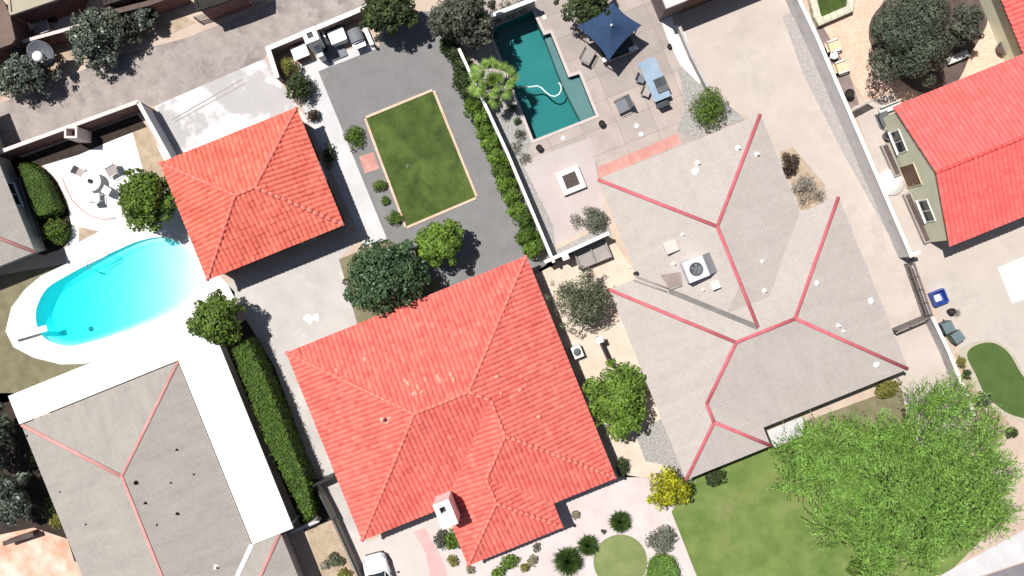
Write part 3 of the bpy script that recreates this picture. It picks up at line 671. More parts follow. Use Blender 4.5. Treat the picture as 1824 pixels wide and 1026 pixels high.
# ------------------------------------------------------------------ swimming pools
def pool(label, outline, mats, depth, water, coping_w, cop_mat, slope=0.0):
    cx = sum(p.x for p in outline) / len(outline); cy = sum(p.y for p in outline) / len(outline)
    root = thing('swimming_pool', label, 'swimming pool', (cx, cy, 0)); n = len(outline)
    b = MB(); inn = offset(outline, -slope) if slope else outline
    dz = [-depth(p) for p in inn]; lip = [max(-.16, z) for z in dz]
    b.add([(p.x, p.y, .0) for p in outline] + [(p.x, p.y, z) for p, z in zip(outline, lip)] + [(p.x, p.y, z) for p, z in zip(inn, dz)], [(k * n + i, k * n + (i + 1) % n, (k + 1) * n + (i + 1) % n, (k + 1) * n + i) for k in (0, 1) for i in range(n)])
    tr = tessellate_polygon([[Vector((p.x, p.y, 0)) for p in inn]]); b.add([(p.x, p.y, z) for p, z in zip(inn, dz)], [tuple(t) for t in tr])
    b.build('basin', mats, root)
    o2 = offset(outline, .03); wmb = MB(); zz = -max(depth(p) for p in outline) - .15
    wmb.prism(o2, zz, -.10, True); wmb.build('water', water, root)
    c = MB(); c.ring(offset(outline, coping_w), offset(outline, -.03), .002, .05); c.build('coping', cop_mat, root)
    return root
x0, x1 = P(62, 0).x, P(352, 0).x
p1 = pool('cyan kidney shaped swimming pool in a white deck', W1, mat_pool_white, lambda p: 1.30 - 1.18 * (p.x - x0) / (x1 - x0), mat_water_blue, .28, mat_conc_white, .55)
q = P(151, 587); zf = -(1.30 - 1.18 * (q.x - x0) / (x1 - x0)); m = MB(); m.lathe((q.x, q.y, zf), [(.20, .0), (.20, .03), (.05, .035)], 16); m.build('drain', mat_slate, p1)
p2 = pool('dark teal swimming pool with straight sides and a pale corner shelf', W2, mat_pool_teal, lambda p: 1.35, mat_water_teal, .18, M('pool_coping', (.50, .43, .41), (.57, .49, .47), fine=.05, scale=1))
m = MB(); m.prism(pp((971, 66), (981, 61), (1013, 139), (1032, 133), (1061, 206), (1036, 215), (1024, 192), (1003, 150)), -1.34, -.42)
m.build('shelf', M('shelf_plaster', (.14, .20, .20), (.17, .235, .23), fine=.04, scale=1), p2)
h = MB()
hp = [(921, 154), (932, 154), (944, 155), (956, 153), (964, 156), (972, 164), (980, 170), (988, 172), (996, 168), (1000, 160), (999, 152), (995, 147)]
h.tube([P(x, y, -.07) for x, y in hp], .055, 8); h = h.build('pool_hose', mat_hose); tag(h, 'pale curving cleaner hose floating on the teal pool', 'hose')
# handrail of the cyan pool and its board
r = thing('pool_handrail', 'grey metal handrail at the edge of the cyan pool', 'handrail', P(158, 464))
m = MB(); z = .75
m.tube([P(156, 478, -.1), P(155, 478, z * .9), P(155, 467, z), P(172, 458, z), P(189, 450, z), P(190, 450, 0)], .035, 8); m.build('rail', mat_greymetal, r)
m = MB(); m.tube([P(160, 481, -.1), P(160, 481, z * .9), P(161, 470, z), P(176, 462, z), P(191, 455, z), P(192, 455, 0)], .035, 8); m.build('rail', mat_greymetal, r)
r = thing('diving_board', 'white diving board over the rounded end of the cyan pool', 'diving board', P(50, 595), math.atan2(12, 42))
def local_box(root, name, mat, cx, cy, z, sx, sy, sz, bev=0.0, rot=0.0):
    m = MB(); m.box((cx, cy, z), sx, sy, sz, rot); return m.build(name, mat, root, local=True, bev=bev)
local_box(r, 'board', mat_whiteplastic, .35, 0, .42, 2.6, .45, .06, .02); local_box(r, 'stand', mat_whiteplastic, -.55, 0, 0, .5, .40, .41); local_box(r, 'stand', mat_whiteplastic, .05, 0, 0, .12, .40, .41)

for k, (px, py) in enumerate(((970, 31), (1003, 246), (1134, 224), (1142, 239))):
    q = P(px, py); m = MB(); m.lathe((q.x, q.y, .012), [(.17, 0), (.17, .02), (.12, .026)], 16); tag(m.build('deck_lid', mat_white), ['white round lid in the patio paving behind the head of the teal pool', 'white round lid in the paving along the foot of the teal pool', 'white round lid in the paving nearer the dining table', 'white round lid in the paving nearer the salmon tile border'][k], 'lid', 'white lids in the pool patio')
sheet('paint_stain', smooth_poly([(540, 566), (549, 560), (556, 563), (566, 558), (567, 572), (558, 570), (552, 577), (545, 572)], 3), mat_conc_white, 3)

# ------------------------------------------------------------------ walls and fences
def wall(label, pts, z, th, face, cap, capw=.06, cat='wall', name='garden_wall', caph=.07, group=None):
    p = pp(*pts, z=z); root = thing(name, label, cat, (p[0].x, p[0].y, 0), group=group); b, c = MB(), MB()
    for i in range(len(p) - 1):
        a, q = p[i], p[i + 1]; d = q - a; mid = (a + q) / 2; an = math.atan2(d.y, d.x); ex = th if 0 < i else 0
        b.box((mid.x, mid.y, -.05), d.length - (0 if i == 0 else .0) + .002 * i, th - .004 * i, z - caph + .05 - .003 * i, an)
        c.box((mid.x, mid.y, z - caph - .002 * i), d.length + th * .8, th + capw, caph - .003 * i, an)
    b.build('wall_body', face, root); c.build('cap', cap, root); return root
wall('dark brick wall with a pinkish cap along the alley beside the white patio', [(-60, 292), (245, 181)], 1.9, .20, mat_brickwall, mat_cap_pink)
wall('white capped wall with painted shade between the white patio and the garage apron', [(247, 184), (306, 290)], 1.9, .22, M('stucco_painted_shade', (.42, .43, .46), (.48, .49, .52), fine=.04), mat_stucco_white, .05)  # white wall; blue-grey of its shaded side is put into the face colour
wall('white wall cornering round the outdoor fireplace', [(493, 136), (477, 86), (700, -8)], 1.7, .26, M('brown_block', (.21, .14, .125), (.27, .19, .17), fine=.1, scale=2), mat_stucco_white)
wall('white wall with hedge shrubs along it between gravel yard and teal pool', [(818, 88), (902, 268), (986, 466)], 1.8, .17, mat_stucco_white, mat_stucco_white, .03)
wall('white wall above the two bay raised planter', [(972, 466), (1083, 416)], 1.8, .20, mat_stucco_white, mat_stucco_white, .04)
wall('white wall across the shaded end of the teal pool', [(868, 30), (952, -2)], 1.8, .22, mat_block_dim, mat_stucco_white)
wall('long white capped grey wall beside the beige driveway', [(1405, -40), (1455, 64), (1545, 272), (1624, 456)], 1.9, .20, M('pale_grey_block', (.56, .545, .54), (.64, .62, .615), fine=.06, scale=1.2, c3=(.48, .46, .45), s3=.8), mat_stucco_white, .06)
wall('short white wall end between long driveway and gate of the red roofed house', [(1622, 455), (1637, 449)], 1.9, .24, mat_stucco_white, mat_stucco_white, .02)
wall('white wall running from the driveway gate into the feathery tree', [(1662, 567), (1690, 625), (1735, 738)], 1.3, .18, mat_block, mat_stucco_white, .05)
wall('low grey wall along the pale strip by the teal pool patio', [(1210, 46), (1234, 102), (1262, 156)], .8, .16, mat_block_dim, mat_block, .04)
wall('thin dark wall between the soil strip and the front driveway', [(594, 925), (645, 1040)], 1.0, .12, mat_block_dim, mat_blackmetal, .02)
wall('short dark wall joining the hedge to the big tile roofed house', [(556, 866), (592, 850)], 1.6, .18, mat_blackmetal, mat_blackmetal, .02)
wall('dark wall alongside the long clipped hedge', [(562, 866), (592, 925)], 1.2, .16, mat_block_dim, M('dark_cap', (.06, .055, .055), (.09, .085, .08)), .02)
wall('pale low wall across the foot of the clipped hedge', [(521, 948), (566, 928)], 1.0, .2, mat_conc_path, mat_conc_path, .02)
wall('pinkish capped brick wall on the far side of the alley', [(-50, 118), (28, 77), (140, 46)], 1.9, .18, mat_brickwall, mat_cap_pink, .05)
wall('brick wall dividing the two courts across the alley', [(16, 30), (30, 74)], 1.8, .16, mat_brickwall, mat_cap_pink, .04)
wall('dark wall behind the grey bush across the alley', [(190, 24), (262, 6), (320, -14)], 2.0, .3, mat_brickwall, M('dark_brown_cap', (.10, .07, .06), (.14, .10, .09)), .05)
wall('low brown wall by the terracotta court', [(8, 968), (56, 952)], .9, .3, mat_brickwall, mat_soil, .03)
# pier on the alley wall
r = thing('wall_pier', 'square pale pier standing on the brick alley wall', 'pier', P(128, 241))
c = P(127, 236, 2.0); m = MB(); m.ring([(c.x + a * .45, c.y + b * .4) for a, b in ((-1, -1), (1, -1), (1, 1), (-1, 1))], [(c.x + a * .3, c.y + b * .26) for a, b in ((-1, -1), (1, -1), (1, 1), (-1, 1))], -.05, 2.1); m.build('shaft', mat_cap_pink, r)
m = MB(); m.box((c.x, c.y, 1.2), .62, .54, .1); m.build('infill', mat_brickwall, r)
def fence(label, a, b, z, mat, name='metal_fence', cat='fence', posts=4, bars=3, th=.05):
    A, B = P(*a, z), P(*b, z); d = B - A; an = math.atan2(d.y, d.x); root = thing(name, label, cat, ((A.x + B.x) / 2, (A.y + B.y) / 2, 0), an); L = d.length
    for i in range(posts):
        m = MB(); m.box((-L / 2 + L * i / (posts - 1), 0, 0), .09, .09, z + .04); m.build('post', mat, root, local=True)
    for i in range(bars):
        m = MB(); m.box((0, 0, .15 + (z - .25) * i / (bars - 1)), L, th, .07); m.build('rail', mat, root, local=True)
    m = MB(); k = int(L / .13)
    for i in range(k): m.box((-L / 2 + L * (i + .5) / k, 0, .1), .025, .025, z - .12)
    m.build('pickets', mat, root, local=True); return root
gm = M('brown_metal', (.15, .125, .115), (.20, .17, .16), rough=.6)
fence('brown metal fence between the beige driveway and the court with bins', (1629, 470), (1661, 562), 1.6, gm, posts=5, th=.14)
fence('brown metal gate standing open across the beige driveway', (1600, 590), (1656, 566), 1.5, gm, 'metal_gate', 'gate', 3, th=.14)
fence('grey lattice gate between brick courtyard and the side walk', (1516, 199), (1556, 178), 1.3, mat_olivewood, 'wooden_gate', 'gate', 3, 4, th=.09)
fence('weathered timber fence along the wall behind the far alley lot', (345, 30), (470, -6), 1.0, mat_olivewood, 'timber_fence', 'fence', 6, 3, th=.06)
fence('thin white rail fence beside the clipped curved hedge', (33, 318), (66, 420), .8, mat_greymetal, 'rail_fence', 'fence', 4, 2)

# ------------------------------------------------------------------ houses
# big tile roofed house
H = House('tile_roof_house', 'large house with a weathered red clay tile roof and white chimney', 510, 628, 2.6, .36); big = H
rects = [(0, 461, 0, 361), (158, 461, 20, 427), (158, 341, 230, 473)]
m = MB(); H.planes(m, rects[0]); H.planes(m, rects[1], .012); H.planes(m, rects[2], .024); roof = m.build('roof', mat_tile, H.root, local=True)
for a, b in (((0, 0, 0), (180.5, 180.5, 180.5)), ((0, 361, 0), (180.5, 180.5, 180.5)), ((461, 0, 0), (280.5, 180.5, 180.5)), ((180.5, 180.5, 180.5), (280.5, 180.5, 180.5)), ((280.5, 180.5, 180.5), (309.5, 209.5, 151.5)),
             ((309.5, 209.5, 151.5), (309.5, 275.5, 151.5)), ((309.5, 275.5, 151.5), (461, 427, 0)), ((309.5, 275.5, 151.5), (249.5, 335.5, 91.5)), ((249.5, 335.5, 91.5), (249.5, 381.5, 91.5)), ((249.5, 381.5, 91.5), (158, 473, 0)), ((249.5, 381.5, 91.5), (341, 473, 0))):
    H.ridge(roof, a, b, mat_ridge)
H.eaves(rects, mat_fascia); H.body([(0, 461, 0, 361), (300, 461, 300, 427), (158, 341, 340, 473)], mat_wall_cream)
H.opening('bottom', (0, 461, 0, 361), 85, 2.6, 1.2, .9); H.opening('bottom', (158, 341, 340, 473), 250, 1.8, 1.2, .9); H.opening('bottom', (300, 461, 300, 427), 400, .95, 2.05, .02, 'door', mat=mat_fascia)
H.opening('right', (0, 461, 0, 361), 120, 1.5, 1.1, 1.0); H.opening('right', (0, 461, 0, 361), 300, 1.2, 1.0, 1.1); H.opening('top', (0, 461, 0, 361), 330, 2.2, 2.0, .05, 'door', mat=mat_glass); H.opening('left', (0, 461, 0, 361), 150, 1.6, 1.1, 1.0); H.opening('top', (0, 461, 0, 361), 120, 1.6, 1.1, 1.0)
for x, v, run in ((125, 170, 165), (190, 150, 150), (205, 152, 152), (330, 205, 130)): H.pipe(x, v, run, .22, .06, M('tile_vent', (.75, .50, .38), (.80, .58, .46)))
RLB = rects; mat_paletile = M('pale_new_tile', (.78, .28, .215), (.82, .36, .275), fine=.06)
pale = [(722, 678), (727, 683), (745, 690), (741, 700), (780, 671), (784, 678), (803, 667), (808, 676), (885, 671), (694, 744), (926, 694), (690, 752), (758, 676), (650, 640), (960, 742), (600, 660)]
def pale_tile(px, py):
    run = 60.0
    for _ in range(6):
        z = H.hz(run); q = P(px, py, z) - Vector((H.o.x, H.o.y, 0)); ca, sa = math.cos(-H.rot), math.sin(-H.rot)
        x, v = (q.x * ca - q.y * sa) / H.k, -(q.x * sa + q.y * ca) / H.k
        best = max((min(x - a, b - x, v - c, d - v), (a, b, c, d)) for a, b, c, d in RLB); run = max(0, best[0]); a, b, c, d = best[1]
    e = min(((x - a), (1, 0)), ((b - x), (-1, 0)), ((v - c), (0, 1)), ((d - v), (0, -1)))[1]
    p0 = H.L(x, v, H.hz(run) + .055); L_ = .15 / H.k; p1 = H.L(x + e[0] * L_, v + e[1] * L_, H.hz(run + L_) + .055); p2 = H.L(x - e[0] * L_, v - e[1] * L_, H.hz(run - L_) + .055)
    m = MB(); m.tube([p2, p0, p1], [.125, .12, .115], 8); m.build('replacement_tile', mat_paletile, roof, local=True)
for q in pale: pale_tile(*q)
# chimney
c = H.L(167, 358, 0); ch = MB(); top = 5.4; hw, hd = .56, .86
ch.ring([(c.x + a * hw, c.y + b * hd) for a, b in ((-1, -1), (1, -1), (1, 1), (-1, 1))], [(c.x - .05 + a * .2, c.y + .32 + b * .2) for a, b in ((-1, -1), (1, -1), (1, 1), (-1, 1))], -.05, top)
ch = ch.build('chimney', mat_stucco_white, H.root, local=True)
m = MB(); m.box((c.x - .05, c.y + .32, top - .5), .39, .39, .05); m.build('flue', mat_black, ch, local=True)
# garage
H = House('tile_roof_garage', 'square garage with a bright red clay tile hip roof', 285, 290, 3.0, .36, cat='garage')
rc = (0, 263, 0, 226)
m = MB(); H.planes(m, rc); roof = m.build('roof', mat_tile_o, H.root, local=True)
for a, b in (((0, 0, 0), (113, 113, 113)), ((0, 226, 0), (113, 113, 113)), ((263, 0, 0), (150, 113, 113)), ((263, 226, 0), (150, 113, 113)), ((113, 113, 113), (150, 113, 113))): H.ridge(roof, a, b, mat_ridge)
H.eaves([rc], mat_fascia); H.body([rc], mat_shade_stucco, .35); H.opening('top', rc, 130, 4.8, 2.1, .02, 'garage_door', .35, mat_white); H.opening('bottom', rc, 180, .9, 2.0, .02, 'door', .35, mat_fascia); H.opening('right', rc, 110, 1.2, .9, 1.1, inset=.35)
# red house at the edge
H = House('red_roof_house', 'house with a smooth bright red tile gable roof and tan green side wall', 1590, 190, 2.8, .40)
rc = (0, 480, 0, 269); rw = (249, 560, -420, 120)
m = MB(); H.planes(m, rc, 0, ('left', 'right')); H.planes(m, rw, .012, ('top', 'bottom')); roof = m.build('roof', mat_tile2, H.root, local=True)
H.ridge(roof, (0, 134.5, 134.5), (480, 134.5, 134.5), mat_ridge2, .12)
# gable wall and rake board
i = .42 / H.k; m = MB(); x = .14 / H.k
gw = [H.L(x, i, -.05), H.L(x, 269 - i, -.05), H.L(x, 269 - i, H.hz(i) - .02), H.L(x, 134.5, H.hz(134.5) - .02), H.L(x, i, H.hz(i) - .02)]
dx = Vector((470 * H.k, 0, 0)); m.add(gw + [p + dx for p in gw], [(0, 1, 2, 3, 4), (5, 9, 8, 7, 6), (0, 5, 6, 1), (1, 6, 7, 2), (0, 4, 9, 5)]); m.build('wall', mat_tanwall, H.root, local=True)
m = MB()
for v0, v1 in ((0, 134.5), (269, 134.5)):
    a, b = H.L(1.5, v0, H.hz(0) - .02), H.L(1.5, v1, H.hz(134.5) - .02); t = Vector((0, 0, -.18)); o = Vector((.06, 0, 0))
    m.add([a, b, b + t, a + t, a + o, b + o, b + t + o, a + t + o], [(0, 1, 2, 3), (7, 6, 5, 4), (0, 4, 5, 1), (3, 2, 6, 7), (0, 3, 7, 4), (1, 5, 6, 2)])
m.build('rake_board', mat_fascia, H.root, local=True)
H.eaves([rw], mat_fascia, .12, .05)
m = MB(); m.prism([H.L(260, -410), H.L(550, -410), H.L(550, 20), H.L(260, 20)], -.05, 2.7); m.build('wall', mat_tanwall, H.root, local=True)
H.opening('left', rc, 62, 1.5, 1.3, .8, inset=.14, frame=mat_white); H.opening('left', rc, 198, 1.5, 1.3, .8, inset=.14, frame=mat_white); H.opening('left', rc, 128, 1.5, 2.1, .15, 'door', .14, mat_fascia, mat_tanfabric)
st = MB(); c = H.L(-20, 128, 0); st.lathe((c.x, c.y, 0), [(.95, 0), (.95, .14)], 20); st.build('door_step', mat_conc_white, H.root, local=True)
def bed(name, label, a, b, wd, h, mat_w, mat_f, cat='planter'):
    A, B = P(*a), P(*b); d = B - A; r = thing(name, label, cat, (A + B) / 2, math.atan2(d.y, d.x)); L = d.length
    o = [(-L / 2, -wd / 2), (L / 2, -wd / 2), (L / 2, wd / 2), (-L / 2, wd / 2)]; ii = [(x * (1 - .2 / L), y * (1 - .2 / wd)) for x, y in o]
    m = MB(); m.ring(o, ii, 0, h); m.build('rim', mat_w, r, local=True); m = MB(); m.prism(ii, .0, h - .06); m.build('soil', mat_f, r, local=True); return r
bed('planter_bed', 'long narrow planter under the window near the lattice gate', (1572, 258), (1597, 314), .55, .35, mat_block_dim, mat_soil)
bed('planter_bed', 'long narrow planter from the door step towards the white wall end', (1612, 345), (1650, 432), .55, .35, mat_block_dim, mat_soil)

# pink-grey shingle house
H = House('shingle_house', 'large pinkish grey shingle roofed house with red ridge caps and rooftop cooler', 1065, 320, 2.6, .26); shg = H
rU, rM, rF = (0, 312, 0, 420), (-55, 386, 189, 520), (-55, 108, 340, 555)
m = MB(); H.planes(m, rM, 0, (), False); H.planes(m, rU, .007, (), False); H.planes(m, rF, .014, (), False); roof = m.build('roof', mat_shingle, H.root, local=True)
for a, b in (((0, 0, 0), (156, 156, 156)), ((312, 0, 0), (156, 156, 156)), ((156, 156, 156), (156, 345, 156)), ((-55, 189, 0), (110.5, 354.5, 165.5)), ((110.5, 354.5, 165.5), (220.5, 354.5, 165.5)), ((220.5, 354.5, 165.5), (386, 189, 0)), ((220.5, 354.5, 165.5), (386, 520, 0)),
             ((110.5, 354.5, 165.5), (26.5, 438.5, 81.5)), ((26.5, 438.5, 81.5), (26.5, 473.5, 81.5)), ((26.5, 473.5, 81.5), (-55, 555, 0)), ((26.5, 473.5, 81.5), (108, 555, 0))):
    H.ridge(roof, a, b, mat_pinkridge, .125, 'ridge_cap', False, .0, .45)
def strip(H, parent, a, b, w_, mat, name, lift=.02):
    A, B = H.L(a[0], a[1], H.hz(a[2]), lift), H.L(b[0], b[1], H.hz(b[2]), lift); d = (B - A).normalized(); s = Vector((-d.y, d.x, 0)).normalized() * w_ / 2; u = Vector((0, 0, w_ * .18))
    m = MB(); m.add([A - s + u, A, A + s + u, B + s + u, B, B - s + u], [(0, 1, 4, 5), (1, 2, 3, 4)]); return m.build(name, mat, parent, local=True)
strip(H, roof, (42, 231, 42), (156, 345, 156), .34, mat_valley, 'valley')
H.eaves([rU, rM, rF], mat_fascia_w, .15, .02); H.body([(0, 312, 0, 300), rM, (-55, 108, 400, 555)], mat_wall_cream, .5)
H.opening('bottom', rM, 250, 2.4, 1.3, .8, inset=.5); H.opening('bottom', (-55, 108, 400, 555), 26, 2.0, 1.3, .8, inset=.5); H.opening('bottom', rM, 140, 1.0, 2.05, .02, 'door', .5, mat_fascia); H.opening('top', (0, 312, 0, 300), 160, 2.4, 2.0, .03, 'door', .5, mat_glass); H.opening('left', rM, 300, 1.4, 1.0, 1.1, inset=.5); H.opening('right', rM, 300, 1.4, 1.0, 1.1, inset=.5)
def hx(px, py, run): # photo pixel -> (x, v) on the roof at that run
    z = H.hz(run); q = P(px, py, z) - Vector((H.o.x, H.o.y, 0)); ca, sa = math.cos(-H.rot), math.sin(-H.rot)
    return ((q.x * ca - q.y * sa) / H.k, -(q.x * sa + q.y * ca) / H.k)
def run_of(px, py, rect_list):
    run = 60.0
    for _ in range(6):
        x, v = hx(px, py, run); run = max(max(0, min(x - a, b - x, v - c, d - v)) for a, b, c, d in rect_list)
    return x, v, run
RL = [rU, rM, rF]
for px, py, hh, rr in ((1243, 291, .30, .09), (1240, 306, .12, .13), (1315, 264, .3, .09), (1348, 275, .35, .08), (1358, 466, .2, .07), (1216, 418, .25, .06), (1362, 518, .3, .08), (1455, 505, .2, .09), (1493, 580, .35, .07), (1502, 590, .25, .06), (1551, 537, .12, .11), (1562, 649, .12, .11), (1200, 470, .3, .07), (1122, 476, .4, .05), (1252, 516, .3, .05)):
    x, v, run = run_of(px, py, RL); H.pipe(x, v, run, hh, rr, mat_white)
# conduits that run from the roof foot to the cooler
for (a, b) in (((1131, 492), (1191, 514)), ((1128, 499), (1188, 520)), ((1190, 517), (1215, 508))):
    A, B = run_of(*a, RL), run_of(*b, RL); m = MB(); m.tube([H.L(A[0], A[1], H.hz(A[2]), .10), H.L(B[0], B[1], H.hz(B[2]), .10)], .055, 8); m.build('conduit', mat_sling, H.root, local=True)
x, v, run = run_of(1132, 487, RL); c = H.L(x, v, H.hz(run)); m = MB(); m.box((c.x, c.y, c.z - .05), .3, .22, .35); m.build('junction_box', mat_black, H.root, local=True)
A = [run_of(*q, RL) for q in ((1176, 490), (1212, 484), (1216, 506), (1192, 514))]
m = MB(); m.add([H.L(a, b, H.hz(cc), .012) for a, b, cc in A], [(0, 1, 2, 3), ]); m.build('stained_patch', M('stained_shingle', (.25, .20, .18), (.31, .26, .24), fine=.12, fscale=20), roof, local=True)
# rooftop cooler
def on_roof(px, py, RLs, Hh):
    x, v, run = run_of(px, py, RLs); p = Hh.W(x, v, Hh.hz(run)); return p
p = on_roof(1240, 478, RL, H); r = thing('rooftop_cooler', 'steel rooftop air conditioner with a round fan on the shingle roof', 'air conditioner', (p.x, p.y, p.z - .18), ROT)
local_box(r, 'cabinet', mat_steel, -.2, 0, .12, 1.45, 1.45, .95, .03)
m = MB(); m.lathe((-.2, 0, 1.06), [(.46, .0), (.46, .07), (.40, .07), (.40, .015), (.02, .012)], 28); m.build('fan_shroud', mat_darkgrey, r, local=True)
m = MB()
for i in range(5):
    a = i * 2 * math.pi / 5; m.add([(-.2 + .1 * math.cos(a), .1 * math.sin(a), 1.12), (-.2 + .37 * math.cos(a - .25), .37 * math.sin(a - .25), 1.14), (-.2 + .37 * math.cos(a + .3), .37 * math.sin(a + .3), 1.10)], [(0, 1, 2)])
m.lathe((-.2, 0, 1.08), [(.11, 0), (.11, .07), (.03, .09)], 12); m.build('fan', mat_slate, r, local=True)
m = MB(); m.add([(.53, -.7, .05), (1.15, -.7, .05), (1.15, -.7, .55), (.53, -.7, 1.0), (.53, .7, .05), (1.15, .7, .05), (1.15, .7, .55), (.53, .7, 1.0)], [(0, 1, 2, 3), (7, 6, 5, 4), (1, 5, 6, 2), (3, 2, 6, 7), (0, 3, 7, 4)]); m.build('duct_hood', mat_greymetal, r, local=True)
local_box(r, 'frame', mat_greymetal, .28, 0, 0, 1.9, 1.6, .11)
p = on_roof(1194, 440, RL, H); r = thing('roof_vent_box', 'pinkish square vent box beside the rooftop air conditioner', 'vent', (p.x, p.y, p.z - .1), ROT)
local_box(r, 'box', M('pinkish_metal', (.62, .50, .46), (.68, .56, .52), rough=.6), 0, 0, 0, .85, .7, .42); local_box(r, 'lid', M('pinkish_lid', (.62, .50, .46), (.68, .56, .52), rough=.6), 0, 0, .422, .92, .78, .05, .01)
p = on_roof(1272, 508, RL, H); r = thing('roof_vent_box', 'small white vent box below the rooftop air conditioner', 'vent', (p.x, p.y, p.z - .1), ROT)
local_box(r, 'box', mat_white, 0, 0, 0, .5, .45, .5); local_box(r, 'lid', mat_white, 0, 0, .502, .58, .52, .05, .01)

# grey shingle house with the white patio roof
H = House('grey_shingle_house', 'grey shingle hip roof house with faded pink ridges and white flat porch roof', 38, 757, 2.6, .26)
rA, rB = (0, 301, 0, 640), (-60, 356, 350, 860)
m = MB(); H.planes(m, rA, 0, (), False); H.planes(m, rB, .007, (), False); roof = m.build('roof', mat_shingle_g, H.root, local=True)
H.ridge(roof, (0, 0, 0), (150.5, 150.5, 150.5), mat_paleridge, .13, 'ridge_cap', False, -.01, .45); H.ridge(roof, (301, 0, 0), (150.5, 150.5, 150.5), mat_paleridge, .11, 'ridge_cap', False, 0, .45)
H.ridge(roof, (150.5, 150.5, 150.5), (150.5, 495, 150.5), mat_paleridge, .11, 'ridge_cap', False, 0, .45); H.ridge(roof, (356, 350, 0), (180, 526, 176), mat_paleridge, .12, 'ridge_cap', False, 0, .45)
strip(H, roof, (301, 351, 1), (205, 446, 96), .30, mat_white, 'valley')
H.eaves([rA, rB], mat_fascia_w, .15, .02); H.body([rA, rB], mat_wall_cream, .5)
H.opening('left', rA, 120, 1.4, 1.1, 1.0, inset=.5); H.opening('left', rA, 240, 1.4, 1.1, 1.0, inset=.5); H.opening('top', rA, 180, 2.2, 2.0, .03, 'door', .5, mat_glass); H.opening('right', rA, 200, 1.6, 1.1, 1.0, inset=.5)
RL2 = [rA, rB]
for px, py, hh, rr, mt in ((315, 801, .25, .06, mat_black), (242, 860, .25, .11, mat_black), (259, 896, .25, .07, mat_black), (316, 915, .25, .08, mat_black), (279, 935, .12, .06, mat_darkgrey), (304, 860, .12, .06, mat_darkgrey), (345, 845, .12, .06, mat_darkgrey), (153, 934, .12, .06, mat_darkgrey), (107, 876, .12, .05, mat_darkgrey), (385, 1010, .3, .13, mat_white), (48, 776, .15, .06, mat_darkgrey)):
    x, v, run = run_of(px, py, RL2); H.pipe(x, v, run, hh, rr * .62, mt)
m = MB(); zt = 2.78
m.prism([H.L(0, -56), H.L(382, -56), H.L(382, 351), H.L(304, 351), H.L(304, -2), H.L(0, -2)], zt - .14, zt, True); pr = m.build('porch_roof', mat_whiteroof, H.root, local=True)
for k in range(1, 9): 
    m = MB(); x = 304 + 9.2 * k - 6; m.prism([H.L(x, 0), H.L(x + .9, 0), H.L(x + .9, 349), H.L(x, 349)], zt + .001, zt + .02); m.build('seam', mat_whiteroof, pr, local=True)
for x, v in ((6, -50), (130, -50), (255, -50), (376, -50), (376, 90), (376, 220), (376, 345)):
    m = MB(); c = H.L(x, v, 0); m.box((c.x, c.y, 0), .12, .12, zt - .14); m.build('post', mat_white, H.root, local=True)
# house cut by the edge
H = House('grey_shingle_house', 'corner of a grey shingle roof beside the curved hedge bed', 62, 449, 2.7, .26)
rc = (-420, 0, -300, 0); m = MB(); H.planes(m, rc, 0, (), False); roof = m.build('roof', mat_shingle_g, H.root, local=True)
H.ridge(roof, (0, 0, 0), (-150, -150, 150), mat_paleridge, .13, 'ridge_cap', False, 0, .45); H.eaves([rc], mat_fascia_w, .15, .02); H.body([rc], mat_wall_cream, .5); H.opening('right', rc, -120, 1.6, 1.1, 1.0, inset=.5); H.opening('bottom', rc, -200, 1.6, 1.1, 1.0, inset=.5)
# building over the driveway's end
H = House('pink_roof_house', 'pink edged pale flat roof building at the end of the beige driveway', 1187, 15, 3.4, .0, cat='building')
m = MB(); m.prism([H.L(0, -260), H.L(400, -260), H.L(400, 0), H.L(0, 0)], 3.15, 3.4, True); ro = m.build('roof', mat_cap_pink, H.root, local=True)
m = MB(); m.prism([H.L(6, -254), H.L(394, -254), H.L(394, -6), H.L(6, -6)], 3.402, 3.43); m.build('membrane', mat_whiteroof, ro, local=True)
m = MB(); m.prism([H.L(4, -256), H.L(396, -256), H.L(396, -4), H.L(4, -4)], -.05, 3.16); m.build('wall', M('brown_stucco', (.16, .12, .12), (.20, .155, .15), fine=.06), H.root, local=True)
H.opening('bottom', (0, 400, -260, 0), 110, 4.6, 2.2, .02, 'garage_door', .17, mat_fascia, mat_fascia)
# buildings across the alley
def flat_building(name, label, pts, z, roofm, wallm, cat='building'):
    p = pp(*pts, z=z); cx, cy = sum(q.x for q in p) / len(p), sum(q.y for q in p) / len(p); r = thing(name, label, cat, (cx, cy, 0))
    m = MB(); m.prism(offset(p, -.12), -.05, z - .18); m.build('wall', wallm, r)
    m = MB(); m.prism(p, z - .18, z, True); ro = m.build('roof', roofm, r)
    m = MB(); m.ring(offset(p, .02), offset(p, -.14), z + .001, z + .10); m.build('parapet', wallm if False else roofm, ro); return r
flat_building('brown_roof_building', 'dark brown flat roof with a rounded corner across the alley', [(-80, -20), (2, -2), (10, 8), (18, 26), (28, 70), (22, 78), (-80, 116)], 3.0, mat_brownroof, mat_brickwall)
flat_building('tan_roof_building', 'tan flat roof above the small court with pale chairs', [(10, -60), (18, 28), (112, -4), (140, -60)], 3.0, mat_tanroof, mat_brickwall)
flat_building('dark_shed', 'dark roofed shed behind the alley fence', [(335, -40), (352, 20), (400, 4), (446, -14), (446, -60)], 2.6, M('black_roof', (.025, .022, .02), (.04, .036, .034), fine=.1), mat_brickwall, 'shed')
flat_building('dark_shed', 'dark roofed shed above the grey alley bushes', [(180, -50), (186, 10), (250, -10), (330, -60)], 2.4, M('dark_brown_roof', (.045, .032, .028), (.06, .045, .04), fine=.1), mat_brickwall, 'shed')

